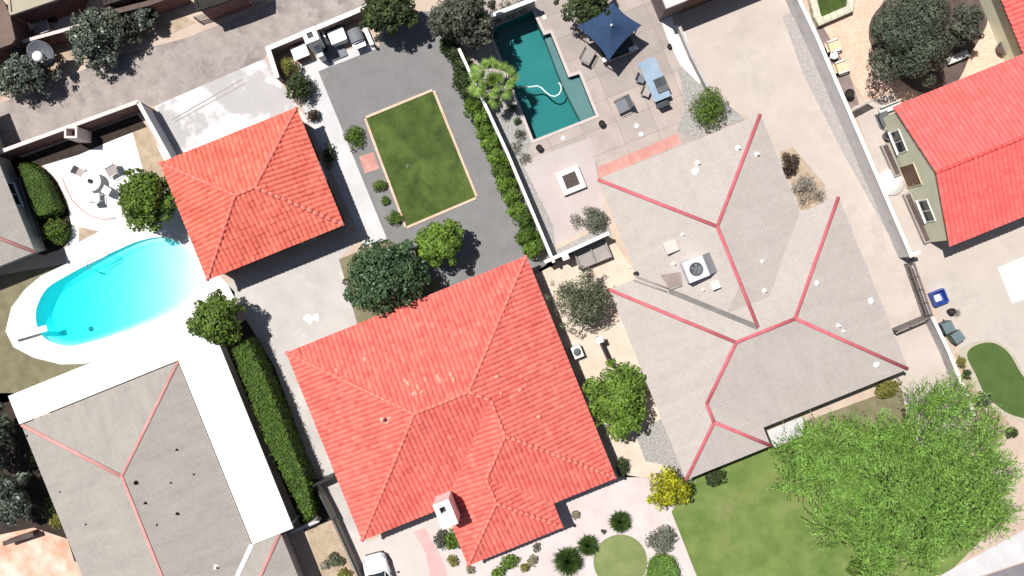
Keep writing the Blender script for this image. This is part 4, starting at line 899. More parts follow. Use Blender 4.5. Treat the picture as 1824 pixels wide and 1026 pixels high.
# ------------------------------------------------------------------ furniture and small things
def lbox(root, name, mat, boxes, bev=0.0):
    m = MB()
    for b in boxes: m.box(b[:3], *b[3:6], b[6] if len(b) > 6 else 0.0)
    return m.build(name, mat, root, local=True, bev=bev)
def chair(label, px, py, deg, fabric, frame, w_=.62, d_=.62, back=.85, group=None, name='patio_chair', arms=True):
    """faces local +x"""
    p = P(px, py); r = thing(name, label, 'chair', (p.x, p.y, 0), R(deg), group)
    lbox(r, 'seat', fabric, [(0, 0, .38, d_, w_ - .06, .07)], .02)
    m = MB(); m.add([(-d_ / 2 + .02, -w_ / 2 + .03, .44), (-d_ / 2 + .02, w_ / 2 - .03, .44), (-d_ / 2 - .14, w_ / 2 - .03, back), (-d_ / 2 - .14, -w_ / 2 + .03, back), (-d_ / 2 - .05, -w_ / 2 + .03, .42), (-d_ / 2 - .05, w_ / 2 - .03, .42), (-d_ / 2 - .20, w_ / 2 - .03, back), (-d_ / 2 - .20, -w_ / 2 + .03, back)], [(0, 1, 2, 3), (7, 6, 5, 4), (3, 2, 6, 7), (0, 3, 7, 4), (1, 5, 6, 2)])
    m.build('backrest', fabric, r, local=True)
    for sx in (-1, 1):
        for sy in (-1, 1): lbox(r, 'leg', frame, [(sx * (d_ / 2 - .04), sy * (w_ / 2 - .02), 0, .05, .05, .38)])
    if arms:
        for sy in (-1, 1):
            m = MB(); m.tube([(d_ / 2 - .04, sy * w_ / 2, .38), (d_ / 2 - .02, sy * w_ / 2, .62), (-d_ / 2 - .06, sy * w_ / 2, .64)], .028, 6); m.build('armrest', frame, r, local=True)
    return r
def pot(label, px, py, rad, h, mat, name='plant_pot', cat='pot', fill=None, group=None):
    p = P(px, py); r = thing(name, label, cat, p, 0, group); m = MB()
    m.lathe((p.x, p.y, 0), [(rad * .7, 0), (rad, h), (rad * .85, h), (rad * .8, h - .08)], 14); m.build('body', mat, r)
    m = MB(); m.lathe((p.x, p.y, h - .09), [(rad * .82, 0), (rad * .5, .02)], 14); m.build('filling', fill or mat_mulch, r); return r
# round white table set on the white patio
p = P(170, 325); r = thing('round_table', 'white round patio table with a dark centre bowl on the white patio', 'table', p)
m = MB(); m.lathe((p.x, p.y, .68), [(.70, 0), (.72, .02), (.72, .045), (.70, .05)], 32); m.build('table_top', mat_whiteplastic, r)
m = MB(); m.lathe((p.x, p.y, 0), [(.34, 0), (.34, .04), (.07, .08), (.06, .68)], 16); m.build('pedestal', mat_whiteplastic, r)
pot('small dark bowl at the centre of the white round table', 170, 325, .17, .12, mat_darkgrey, 'bowl', 'bowl').location.z = .73
chair('patio chair with taupe seat facing the white round table from the alley side', 149, 309, -28, mat_taupe, mat_whiteplastic)
chair('patio chair with brownish sling between the white round table and the leafy tree', 203, 306, 210, mat_sling, mat_whiteplastic, .8, .7)
chair('pale patio chair with grey seat near the pink curved edging', 175, 353, 95, mat_greymetal, mat_whiteplastic, .7, .6)
chair('white patio chair half under the leafy tree beside the round table', 194, 340, 150, mat_whiteplastic, mat_greymetal, .6, .55)
# court across the alley
p = P(57, 48); r = thing('low_table', 'low pinkish table between pale chairs in the court across the alley', 'table', p, ROT)
lbox(r, 'table_top', mat_cap_pink, [(0, 0, .45, 1.3, .8, .06)]); [lbox(r, 'leg', mat_cap_pink, [(sx * .58, sy * .33, 0, .08, .08, .45)]) for sx in (-1, 1) for sy in (-1, 1)]
chair('pale chair nearest the dark corner in the court across the alley', 37, 50, 20, mat_conc_path, mat_white, .8, .8)
chair('pale chair with its back to the alley wall across the alley', 84, 50, 110, mat_conc_path, mat_white, .8, .8)
chair('pale chair beside the tan roof building across the alley', 76, 31, 235, mat_conc_path, mat_white, .8, .8)
pot('dark pot next to the pale chairs across the alley', 98, 36, .3, .6, mat_black)
# dish aerial
p = P(101, 106); r = thing('dish_aerial', 'large grey mesh dish aerial with bright white feed among alley bushes', 'aerial', p)
m = MB(); m.tube([(p.x, p.y, -.05), (p.x, p.y, 2.0)], .08, 10); m.build('mast', mat_greymetal, r)
ax = Vector((.20, -.55, .80)).normalized(); q = ax.to_track_quat('Z', 'Y').to_matrix(); c0 = Vector((p.x, p.y, 2.05))
m = MB(); prof = [(.02, 0), (.4, .04), (.8, .16), (.86, .19), (.86, .21), (.8, .19), (.4, .07), (.02, .03)]
m.lathe((0, 0, 0), prof, 24); m.v = [tuple(c0 + q @ Vector(v)) for v in m.v]; m.build('reflector', mat_slate, r)
fd = c0 + ax * .95
for i in range(3):
    a = i * 2.09 + .5; e = c0 + q @ Vector((.83 * math.cos(a), .83 * math.sin(a), .2)); m = MB(); m.tube([e, fd], .02, 6); m.build('strut', mat_greymetal, r)
m = MB(); m.lathe((fd.x, fd.y, fd.z - .12), [(.12, 0), (.34, .06), (.36, .2), (.2, .3)], 16); m.build('feed_cover', mat_whiteplastic, r)
p = P(194, 82); r = thing('bucket', 'small white bucket on the dirt beside the alley bushes', 'bucket', p); m = MB()
m.lathe((p.x, p.y, 0), [(.17, 0), (.21, .38), (.23, .38), (.23, .42), (.19, .42)], 16); m.build('body', mat_whiteplastic, r); m = MB(); m.lathe((p.x, p.y, .421), [(.19, 0), (.17, .02)], 16); m.build('lid', mat_white, r)
# outdoor fireplace and kitchen
def rbx(label, name, cat, px, py, z, parts_, rot=ROT):
    p = P(px, py, z); r = thing(name, label, cat, (p.x, p.y, 0), rot)
    for nm, mt, bx in parts_: lbox(r, nm, mt, bx)
    return r
r = rbx('white outdoor fireplace with a square black flue against the alley wall', 'outdoor_fireplace', 'fireplace', 553, 62, 2.3, [('chimney', mat_stucco_white, [(-.0, -.12, 0, .95, .9, 2.5)]), ('mantel', mat_stucco_white, [(0, -.95, 0, .4, .74, 1.3)]), ('hearth', mat_slate, [(.95, -.75, 0, 1.45, 1.6, .14)])])
m = MB(); m.ring([(a * .5, -.12 + b * .48) for a, b in ((-1, -1), (1, -1), (1, 1), (-1, 1))], [(a * .2, -.12 + b * .2) for a, b in ((-1, -1), (1, -1), (1, 1), (-1, 1))], 2.502, 2.62); m.build('chimney_cap', mat_stucco_white, r, local=True)
lbox(r, 'flue', mat_black, [(0, -.12, 2.45, .4, .4, .06)])
rbx('white tiled counter to the alley corner side of the outdoor fireplace', 'kitchen_counter', 'counter', 534, 92, .9, [('cabinet', mat_brickwall, [(0, 0, 0, .95, .75, .84)]), ('worktop', mat_whiteplastic, [(0, 0, .842, 1.12, .9, .06)])])
rbx('narrow upright white panel beside the fireplace hearth', 'privacy_panel', 'panel', 578, 66, .9, [('board', mat_whiteplastic, [(0, 0, .06, .16, .82, .9)]), ('foot', mat_greymetal, [(0, -.35, 0, .3, .08, .058), (0, .35, 0, .3, .08, .058)])])
rbx('white cabinet between fireplace hearth and grey covered barbecue', 'storage_cabinet', 'cabinet', 600, 63, 1.0, [('cabinet', mat_white, [(0, 0, .0, 1.08, .85, .9)]), ('worktop', mat_whiteplastic, [(0, 0, .902, 1.16, .93, .05)]), ('door', mat_white, [(-.26, -.44, .1, .5, .03, .7), (.27, -.44, .1, .5, .03, .7)])])
r = rbx('grey covered barbecue in the corner by the low white kerb', 'barbecue', 'barbecue', 633, 62, .9, [('cart', mat_darkgrey, [(0, -.05, .1, .95, .9, .7)]), ('side_shelf', mat_greymetal, [(-.02, -.72, .74, .9, .42, .05)]), ('wheel', mat_black, [(-.4, -.4, 0, .08, .2, .2), (.4, -.4, 0, .08, .2, .2)])])
m = MB()
for k in range(8):
    a0, a1 = math.pi * k / 8, math.pi * (k + 1) / 8
    q = [(.5 * math.cos(a), .8 + .34 * math.sin(a)) for a in (a0, a1)]
    m.add([(q[0][0], -.5, q[0][1]), (q[1][0], -.5, q[1][1]), (q[1][0], .42, q[1][1]), (q[0][0], .42, q[0][1])], [(0, 1, 2, 3)], True)
n0 = [(.5 * math.cos(math.pi * k / 8), .8 + .34 * math.sin(math.pi * k / 8)) for k in range(9)]
m.add([(x, -.5, z) for x, z in n0], [tuple(range(9))]); m.add([(x, .42, z) for x, z in n0], [tuple(range(8, -1, -1))]); m.build('hood', mat_slate, r, local=True)
m = MB(); m.tube([(-.35, -.56, .95), (.35, -.56, .95)], .03, 8); m.build('handle', mat_steel, r, local=True)
pot('black kettle with pale lid standing on the fireplace hearth', 579, 89, .24, .5, mat_black, 'fire_kettle', 'kettle', mat_darkgrey)
rail('white_kerb', 'low white kerb closing the outdoor kitchen by the dark tree', 'kerb', [(651, 52), (664, 82)], .3, .35, mat_stucco_white)
pot('tiny black pot on the grey gravel by the white kerb', 671, 86, .12, .3, mat_black)
# gazebo
z = 2.45; cs = [P(1028, 47, z), P(1092, 5, z), P(1143, 45, z), P(1085, 107, z)]; cc = sum(cs, Vector()) / 4
r = thing('gazebo', 'navy canvas gazebo with curved edges beside the teal pool', 'gazebo', (cc.x, cc.y, 0)); m = MB(); N_ = 10; vs = []; top = Vector((cc.x, cc.y, 3.25))
for ring_ in range(N_ + 1):
    t = ring_ / N_
    for i in range(4):
        a, b = cs[i], cs[(i + 1) % 4]
        for k in range(8):
            s = k / 8; e = a.lerp(b, s) + (cc - a.lerp(b, s)) * .10 * math.sin(math.pi * s) + Vector((0, 0, .05 * math.sin(math.pi * s)))
            q = top.lerp(e, t); q.z -= .16 * math.sin(math.pi * t) * (1 - .3 * math.sin(math.pi * s)); vs.append(q)
m.add(vs, [(a * 32 + i, (a + 1) * 32 + i, (a + 1) * 32 + (i + 1) % 32, a * 32 + (i + 1) % 32) for a in range(N_) for i in range(32)], True); m.build('canopy', mat_navy, r)
for c in cs:
    q = cc.lerp(c, .90); m = MB(); m.tube([(q.x, q.y, 0), (q.x, q.y, 2.42)], .045, 8); m.build('post', mat_blackmetal, r)
for i in range(4):
    a, b = cc.lerp(cs[i], .90), cc.lerp(cs[(i + 1) % 4], .90); m = MB(); m.tube([(a.x, a.y, 2.38), (b.x, b.y, 2.38)], .03, 6); m.build('beam', mat_blackmetal, r)
m = MB(); m.lathe((cc.x, cc.y, 3.2), [(.10, 0), (.10, .08), (.03, .16)], 12); m.build('finial', mat_steel, r)
r = rbx('dark day bed with white bolsters under the navy gazebo', 'day_bed', 'day bed', 1098, 82, .4, [('base', mat_darkgrey, [(0, 0, .05, 2.35, 1.5, .3)]), ('mattress', mat_cushion_dark, [(0, .05, .352, 2.25, 1.35, .16)]), ('bolster', mat_white, [(-1.08, -.62, .36, .5, .3, .28)]), ('bolster', mat_white, [(1.0, -.62, .36, .6, .26, .28)]), ('rail', mat_sling, [(0, -.79, .2, 2.3, .08, .3)])])
chair('grey sling chair with black frame at the pool side of the gazebo', 1046, 102, 62, mat_sling, mat_blackmetal, .85, .9, .7)
# long table
p = P(1163, 146); r = thing('dining_table', 'long blue grey outdoor dining table beside the rock bed', 'table', (p.x, p.y, 0), math.atan2(85, -36) + 0)
lbox(r, 'table_top', mat_bluetable, [(0, 0, .70, 3.0, 1.25, .05)]); [lbox(r, 'leg', mat_greymetal, [(sx * 1.3, sy * .48, 0, .07, .07, .70)]) for sx in (-1, 1) for sy in (-1, 1)]
p = P(1178, 151, .78); r = thing('folded_cover', 'dark square cover lying on the blue grey dining table', 'cover', (p.x, p.y, .752), math.atan2(85, -36)); lbox(r, 'cloth', mat_cushion_dark, [(0, 0, 0, 1.05, .85, .07)], .03); lbox(r, 'fold', mat_darkgrey, [(-.3, 0, .072, .4, .8, .03)], .01)
chair('dark slim chair at the pool side of the dining table nearer the gazebo', 1141, 143, -22, mat_slate, mat_blackmetal, .62, .5, .8, arms=False)
chair('dark slim chair at the pool side of the dining table nearer the house', 1150, 167, -22, mat_taupe, mat_blackmetal, .62, .5, .8, arms=False)
chair('dark chair at the foot of the dining table facing the gazebo', 1177, 183, 112, mat_cushion_dark, mat_blackmetal, .9, .5, .85, arms=False)
chair('grey high backed chair casting a black shadow near the pool shelf', 1107, 190, 205, mat_slate, mat_darkgrey, 1.0, .8, 1.25)
pot('black pot at the corner of the teal pool by its shelf', 1071, 222, .24, .45, mat_black); pot('black pot beside the foot of the teal pool', 960, 265, .24, .45, mat_black); pot('small black pot by the pale strip near the gazebo', 1191, 84, .16, .35, mat_black)
# fire pit
p = P(1017, 321, .4); r = thing('fire_pit', 'square white fire pit with brown filling on the pink patio', 'fire pit', (p.x, p.y, 0), ROT)
sq = lambda s: [(-s, -s), (s, -s), (s, s), (-s, s)]
m = MB(); m.ring(sq(.84), sq(.50), 0, .42); m.build('surround', mat_stucco_white, r, local=True); m = MB(); m.prism(sq(.50), 0, .34); m.build('lava_rock', M('lava_rock', (.07, .052, .05), (.13, .095, .09), scale=8, fine=.3, bump=.8), r, local=True)
# bin enclosure
p = P(1055, 452, .6); r = thing('raised_planter', 'grey raised planter split into two bays below the white wall', 'planter', (p.x, p.y, 0), ROT)
o = [(-1.2, -.72), (1.2, -.72), (1.2, .72), (-1.2, .72)]; m = MB()
for bx in ((0, -.68, 2.4, .08), (0, .68, 2.4, .08), (-1.16, 0, .08, 1.28), (1.16, 0, .08, 1.28), (0, 0, .08, 1.28)): m.box((bx[0], bx[1], 0), bx[2], bx[3], .75)
m.build('frame', mat_block_dim, r, local=True)
for sx in (-1, 1): lbox(r, 'soil', mat_sling, [(sx * .58, 0, 0, 1.08, 1.28, .5)])
rbx('white post cap where the two white walls meet', 'gate_post', 'post', 1007, 457, 1.8, [('shaft', mat_stucco_white, [(0, 0, 0, .4, .4, 1.75)]), ('cap', mat_white, [(0, 0, 1.752, .46, .46, .07)])])
# things between the houses
r = rbx('white air conditioner unit against the tile roofed house', 'condenser_unit', 'air conditioner', 1028, 627, .7, [('cabinet', mat_white, [(0, 0, .05, .7, .85, .75)]), ('base', mat_block, [(0, 0, 0, .8, .95, .05)])]); m = MB(); m.lathe((0, 0, .802), [(.28, 0), (.28, .02), (.05, .025)], 20); m.build('fan_grille', mat_darkgrey, r, local=True)
r = rbx('white capped utility post between tile roofed and shingle houses', 'utility_post', 'post', 1068, 605, 1.4, [('shaft', mat_darkgrey, [(0, 0, 0, .3, .3, 1.4)]), ('cap', mat_white, [(0, 0, 1.402, .46, .46, .12)])])
wall('thin dark fence panel from the utility post to the lush tree', [(1071, 612), (1088, 650)], 1.2, .10, mat_blackmetal, mat_blackmetal, .01, 'fence', 'fence_panel')
# right hand courtyard furniture
def lounge(label, px, py, deg, fabric):
    p = P(px, py); r = thing('lounge_chair', label, 'lounge chair', (p.x, p.y, 0), R(deg)); lbox(r, 'seat', fabric, [(.12, 0, .3, .85, .68, .1)], .03)
    m = MB(); m.add([(-.3, -.34, .38), (-.3, .34, .38), (-.62, .34, .85), (-.62, -.34, .85), (-.4, -.34, .34), (-.4, .34, .34), (-.72, .34, .8), (-.72, -.34, .8)], [(0, 1, 2, 3), (7, 6, 5, 4), (3, 2, 6, 7), (0, 3, 7, 4), (1, 5, 6, 2)]); m.build('backrest', fabric, r, local=True)
    for sy in (-1, 1): lbox(r, 'armrest', mat_white, [(.02, sy * .40, .5, .8, .09, .05)])
    for sx in (-1, 1):
        for sy in (-1, 1): lbox(r, 'leg', mat_wood, [(.1 + sx * .36, sy * .40, 0, .07, .07, .5)])
    return r
lounge('tan lounge chair on the gazebo side of the small white round table', 1481, 85, 20, mat_tanfabric); lounge('tan lounge chair on the gate side of the small white round table', 1495, 122, 20, mat_tanfabric)
p = P(1481, 102); r = thing('side_table', 'small white round side table between two tan lounge chairs', 'table', p); m = MB(); m.lathe((p.x, p.y, .5), [(.27, 0), (.28, .04), (.26, .05)], 20); m.build('table_top', mat_whiteplastic, r); m = MB(); m.lathe((p.x, p.y, 0), [(.2, 0), (.05, .05), (.04, .5)], 12); m.build('pedestal', mat_white, r)
pot('dark pot by the driveway wall near the lattice gate', 1508, 170, .34, .6, mat_black)
p0 = [P(x, y) for x, y in ((1430, -30), (1445, 34), (1454, 50), (1514, 24), (1520, -30))]
r = thing('brick_planter', 'pale brick raised planter filled with grass above the brick courtyard', 'planter', P(1478, 10)); m = MB(); m.ring(p0, offset(p0, -.5), 0, .55); m.build('rim', M('pale_brick', (.50, .48, .38), (.62, .60, .50), scale=2.5, fine=.1, joints=(.5, .5, ROT, (.36, .36, .27), .02)), r); m = MB(); m.prism(offset(p0, -.49), 0, .5); m.build('turf', mat_grass, r)
rbx('white bench by the corner of the red roofed house', 'garden_bench', 'bench', 1584, 192, .4, [('seat', mat_white, [(0, 0, .40, 1.5, .45, .06)]), ('backrest', mat_white, [(0, .22, .5, 1.5, .05, .35)]), ('leg', mat_white, [(-.65, 0, 0, .07, .4, .4)]), ('leg', mat_white, [(.65, 0, 0, .07, .4, .4)])])
pot('dark pot at the side wall of the red roofed house', 1577, 243, .36, .55, mat_darkgrey)
p = P(1570, 214); r = thing('wire_rack', 'dark wire rack beside the white bench', 'rack', p, ROT); lbox(r, 'shelf', mat_darkgrey, [(0, 0, .1, .7, 1.0, .03), (0, 0, .55, .7, 1.0, .03)]); [lbox(r, 'post', mat_darkgrey, [(sx * .33, sy * .48, 0, .04, .04, .9)]) for sx in (-1, 1) for sy in (-1, 1)]
rbx('pale stone bench under the edge of the big dark courtyard tree', 'stone_bench', 'bench', 1706, 102, .4, [('seat', mat_conc_path, [(0, 0, .36, 1.6, .5, .09)]), ('leg', mat_conc_path, [(-.6, 0, 0, .15, .4, .36)]), ('leg', mat_conc_path, [(.6, 0, 0, .15, .4, .36)])])
pot('dark round pot beside the wing of the red roofed house', 1781, 89, .5, .55, M('dark_glazed_pot', (.09, .07, .05), (.13, .10, .07)), fill=mat_soil)
# bins
def bin_(label, px, py, deg, mat, sx=.7, sy=.75, h=1.05, lidmat=None):
    p = P(px, py, h); r = thing('wheelie_bin', label, 'bin', (p.x, p.y, 0), R(deg)); m = MB(); m.box((0, 0, .06), sx * .86, sy * .86, h - .1, 0, -.1); m.build('body', mat, r, local=True)
    lbox(r, 'lid', lidmat or mat, [(0, 0, h - .035, sx, sy, .06)], .025)
    for s in (-1, 1): m = MB(); m.tube([(s * sx * .38 - .03, -sy * .4, .12), (s * sx * .38 + .03, -sy * .4, .12)], .12, 12); m.build('wheel', mat_tyre, r, local=True)
    m = MB(); m.tube([(-sx * .35, -sy * .52, h - .05), (sx * .35, -sy * .52, h - .05)], .025, 8); m.build('handle', mat_black, r, local=True); return r
bin_('grey green wheelie bin nearer the brown metal gate', 1690, 583, 205, mat_greenbin, .75, .8); bin_('grey green wheelie bin nearer the kidney shaped lawn', 1707, 600, 215, mat_greenbin, .75, .8)
r = rbx('open blue crate with white paper inside by the brown fence', 'recycling_crate', 'crate', 1675, 530, .6, [('base', mat_blue, [(0, 0, .01, .9, .85, .06)])]); m = MB(); m.ring(sq(.5), sq(.43), 0, .6); m.build('side', mat_blue, r, local=True); 
r = rbx('white paper bundle inside the blue crate', 'paper_bundle', 'paper', 1671, 531, .5, [('stack', mat_white, [(0, 0, .075, .42, .45, .4)]), ('top_sheet', mat_whiteplastic, [(.02, .01, .477, .4, .42, .012, .15)])])
# parked car
cpos = P(681, 1037); car = thing('parked_car', 'white car parked nose in on the pale front driveway', 'car', (cpos.x, cpos.y, 0), R(90 + 15))
ST = [(-2.2, .62, .45, .72), (-2.1, .80, .32, .88), (-1.6, .89, .25, .98), (-.6, .91, .24, .98), (.5, .91, .24, .97), (1.0, .90, .25, .96), (1.6, .87, .26, .88), (2.05, .78, .30, .74), (2.2, .60, .38, .62), (2.26, .42, .44, .54)]
vs = []
for x, w_, zb, zt in ST:
    half = [(w_ * .82, zb), (w_, zb + .14), (w_, zb + (zt - zb) * .62), (w_ * .93, zt - .05), (w_ * .72, zt), (w_ * .3, zt + .03)]
    for y, zz in half + [(-y, q) for y, q in reversed(half)]: vs.append((x, y, zz))
m = MB(); n = 12; m.add(vs, [(i * n + k, i * n + (k + 1) % n, (i + 1) * n + (k + 1) % n, (i + 1) * n + k) for i in range(len(ST) - 1) for k in range(n)] + [tuple(range(n - 1, -1, -1)), tuple(range((len(ST) - 1) * n, len(ST) * n))], True); m.build('body', mat_carpaint, car, local=True)
lo = [(-1.75, .78), (.95, .80)]; 
b = [(-1.85, .66, .96), (-1.5, .80, .96), (.55, .80, .95), (1.05, .62, .95), (1.05, -.62, .95), (.55, -.80, .95), (-1.5, -.80, .96), (-1.85, -.66, .96)]
t = [(-1.25, .50, 1.40), (-1.05, .60, 1.43), (-.05, .62, 1.44), (.22, .50, 1.42), (.22, -.50, 1.42), (-.05, -.62, 1.44), (-1.05, -.60, 1.43), (-1.25, -.50, 1.40)]
m = MB(); m.add(b + t, [(i, (i + 1) % 8, 8 + (i + 1) % 8, 8 + i) for i in range(8)][:3] + [(i, (i + 1) % 8, 8 + (i + 1) % 8, 8 + i) for i in (4, 5, 6, 7)]); m.build('side_window', mat_glass, car, local=True)
m = MB(); m.add([b[3], b[4], t[4], t[3]], [(0, 1, 2, 3)]); m.build('windscreen', mat_glass, car, local=True)
m = MB(); m.add([(x, y, z_ + .005) for x, y, z_ in t] + [(x * .93 - .03, y * .8, z_ + .05) for x, y, z_ in t], [(i, (i + 1) % 8, 8 + (i + 1) % 8, 8 + i) for i in range(8)] + [tuple(range(8, 16))], True); m.build('roof', mat_carpaint, car, local=True)
for i in (2, 3, 4, 5):
    m = MB(); m.tube([b[i], t[i]], .035, 6); m.build('pillar', mat_carpaint, car, local=True)
for sx in (-1.35, 1.38):
    for sy in (-1, 1):
        m = MB(); m.lathe((0, 0, -.1), [(.2, 0), (.30, 0), (.32, .03), (.32, .17), (.30, .2), (.2, .2)], 24); m.v = [(sx + x, sy * .82 + z_, .32 + y) for x, y, z_ in m.v]; tw = m.build('wheel', mat_tyre, car, local=True)
        q = MB(); q.lathe((0, 0, -.09), [(.02, 0), (.2, .0), (.2, .18), (.02, .18)], 16); q.v = [(sx + x, sy * .82 + z_, .32 + y) for x, y, z_ in q.v]; q.build('rim', mat_greymetal, tw, local=True)
for sy in (-1, 1):
    lbox(car, 'mirror', mat_black, [(.72, sy * 1.0, .92, .12, .2, .14)], .03)
    m = MB(); m.add([(1.98, sy * .70, .66), (2.12, sy * .52, .66), (1.98, sy * .52, .81), (1.80, sy * .73, .80)], [(0, 1, 2, 3)]); m.v = [(x + .03, y + sy * .05, z_ + .03) for x, y, z_ in m.v]; m.build('headlight', mat_lamp, car, local=True)
m = MB(); m.add([(2.10, -.62, .44), (2.29, -.30, .42), (2.29, .30, .42), (2.10, .62, .44), (2.14, .6, .58), (2.28, .3, .56), (2.28, -.3, .56), (2.14, -.6, .58)], [(0, 1, 6, 7), (1, 2, 5, 6), (2, 3, 4, 5)]); m.build('grille', mat_black, car, local=True)
lbox(car, 'bumper', mat_darkgrey, [(2.19, 0, .30, .2, 1.2, .12)], .05)

# ------------------------------------------------------------------ trees, shrubs, hedges
tree('broadleaf_tree', 'leafy mid green tree between white patio and tile roofed garage', 'tree', 257, 353, 57, 4.8, 'mid', 60, 8500, .24, 22, (.26, .40))
tree('broadleaf_tree', 'bushy mid green tree at the head of the long clipped hedge', 'tree', 386, 572, 50, 4.8, 'mid', 53, 7500, .22, 20, (.26, .40))
tree('broadleaf_tree', 'large deep green tree touching the big tile roof', 'tree', 686, 492, 82, 5.4, 'deep', 66, 13000, .25, 30, rot=.2)
tree('broadleaf_tree', 'small bright green tree with a dark round shadow on grey gravel', 'tree', 783, 432, 47, 4.2, 'bright', 45, 7000, .23, 18, (.28, .42))
tree('olive_tree', 'greyish olive tree between the tile roof and the shingle house', 'tree', 1035, 533, 62, 4.3, 'olive', 60, 6500, .20, 22, (.18, .36), aspect=.35, shell=.4)
tree('broadleaf_tree', 'lush bright green tree with ragged crown in the sandy side yard', 'tree', 1101, 710, 63, 4.4, 'bright', 68, 11000, .25, 24)
tree('flowering_tree', 'yellow flowering tree at the corner of the front lawn', 'tree', 1188, 868, 43, 3.2, 'yellow', 44, 4200, .17, 14)
tree('shade_tree', 'big dark dusty tree over the brick courtyard', 'tree', 1624, 66, 73, 6.5, 'darkgrey', 90, 26000, .17, 13, (.34, .50), rot=.3, shell=.8)
tree('shade_tree', 'thin dull tree beside the red roof wing', 'tree', 1722, 42, 34, 4.0, 'grey', 44, 2200, .24, 10, shell=.4)
tree('broadleaf_tree', 'dark green tree behind the navy gazebo', 'tree', 1047, 2, 58, 3.6, 'dark', 40, 5000, .24)
tree('broadleaf_tree', 'dark green tree leaning over the white alley wall', 'tree', 694, 22, 58, 4.0, 'dark', 40, 6000, .24, 18)
tree('broadleaf_tree', 'dull grey tree shading the end of the teal pool', 'tree', 825, 32, 62, 5.0, 'grey', 58, 7000, .27, 20)
tree('oleander_bush', 'blue green speckled bush on the alley verge beside the dish aerial', 'bush', 40, 128, 62, 3.0, 'oleander', 52, 5600, .22, 26, fr=(.16, .3), rot=.35, z0=.3, shell=.25)
tree('oleander_bush', 'tall grey green speckled bush between dish aerial and white bucket', 'bush', 163, 60, 56, 3.4, 'oleander', 66, 6200, .22, 28, fr=(.16, .3), z0=.3, shell=.25)
tree('oleander_bush', 'dull leggy bush beside the dark wall across the alley', 'bush', 215, 42, 38, 2.6, 'grey', 42, 2200, .22, 10, z0=.3)
tree('oleander_bush', 'small grey green bush under the dark roofed shed', 'bush', 258, 28, 27, 2.4, 'oleander', 26, 1800, .2, 9, z0=.3)
tree('oleander_bush', 'grey speckled tree in the shade beside the grey shingle house', 'tree', 14, 888, 44, 3.6, 'oleander', 62, 5500, .22, 18, fr=(.2, .34))
tree('shade_tree', 'dark tree at the picture edge beside the grey shingle house', 'tree', -22, 790, 44, 4.5, 'darkgrey', 70, 4500, .26, 14)
shrub('dark shrub squeezed against the left wall of the grey shingle house', 58, 812, 20, 1.2, 'dark', n=700); shrub('khaki shrub by the terracotta court and the grey shingle house', 98, 930, 16, .9, 'khaki', n=450); shrub('dark low shrub by the wall of the grey shingle house', 82, 905, 22, 1.0, 'dark', n=600)
# feathery tree by the street: drooping sprays
def feathery(label, px, py, blobs_px, h):
    SEED[0] += 1; rg = np.random.default_rng(SEED[0]); rr = random.Random(5); c = P(px, py); root = thing('feathery_tree', label, 'tree', (c.x, c.y, 0)); bl = []
    for bx, by, br, bz in blobs_px:
        q = P(bx, by, bz); bl.append((q.x, q.y, bz, br * (HC - bz) / HC / PXM))
    # sprays: chains of leaflets leaning up and out
    pts, nr, al = [], [], []
    b = np.array(bl); wgt = b[:, 3] ** 2; NS = 7000
    for i in rg.choice(len(b), NS, p=wgt / wgt.sum()):
        d = rg.normal(size=3); d[2] = abs(d[2]) * .8 + .1; d /= np.linalg.norm(d); s = b[i, :3] + d * b[i, 3] * rg.uniform(.25, .85) * np.array([1, 1, .7])
        dirv = np.array([d[0] * .55 + rg.normal() * .22 + .05, d[1] * .55 + rg.normal() * .22 + .28, .35 + .3 * d[2]]); dirv /= np.linalg.norm(dirv); ln = rg.uniform(.55, 1.25)
        t = np.linspace(0, 1, 13)[:, None]; ch = s + dirv * ln * t + np.array([0, 0, -.35]) * ln * t ** 2 + rg.normal(size=(13, 3)) * .045
        pts.append(ch); al.append(np.tile(dirv, (13, 1)) + rg.normal(size=(13, 3)) * .3); nr.append(np.tile([0, 0, 1.0], (13, 1)) + rg.normal(size=3) * .55 + rg.normal(size=(13, 3)) * .45)
    pts = np.vstack(pts); leaves('crown', LF['spring'], root, pts, np.vstack(nr), .17, .34, 9, np.vstack(al))
    mb = MB(); mb.tube([(c.x, c.y, -.05), (c.x + .1, c.y, h * .25), (c.x, c.y + .1, h * .5)], [.28, .2, .15], 10)
    for q in bl: mb.tube([(c.x, c.y, h * rr.uniform(.2, .4)), ((c.x + q[0]) / 2, (c.y + q[1]) / 2, (h * .35 + q[2]) / 2 + .3), (q[0], q[1], q[2])], [.12, .08, .03], 6)
    mb.build('trunk', mat_bark, root); return root
feathery('wide bright green feathery tree covering the front lawn by the street', 1590, 850, [(1690, 720, 55, 3.0), (1640, 790, 75, 3.4), (1560, 790, 62, 3.2), (1500, 790, 55, 2.6), (1445, 790, 42, 2.0), (1580, 860, 85, 4.2), (1490, 860, 60, 3.0), (1680, 820, 70, 3.4), (1740, 800, 46, 2.6), (1740, 880, 52, 2.6), (1660, 910, 75, 3.6), (1560, 940, 65, 3.0), (1420, 850, 42, 1.8), (1480, 930, 52, 2.2), (1640, 980, 45, 2.2), (1560, 1000, 42, 1.8), (1755, 760, 34, 2.2), (1768, 845, 46, 2.4), (1768, 915, 42, 2.2), (1450, 800, 36, 1.8), (1400, 800, 26, 1.5), (1640, 715, 36, 2.4), (1700, 940, 50, 2.4)], 4.2)
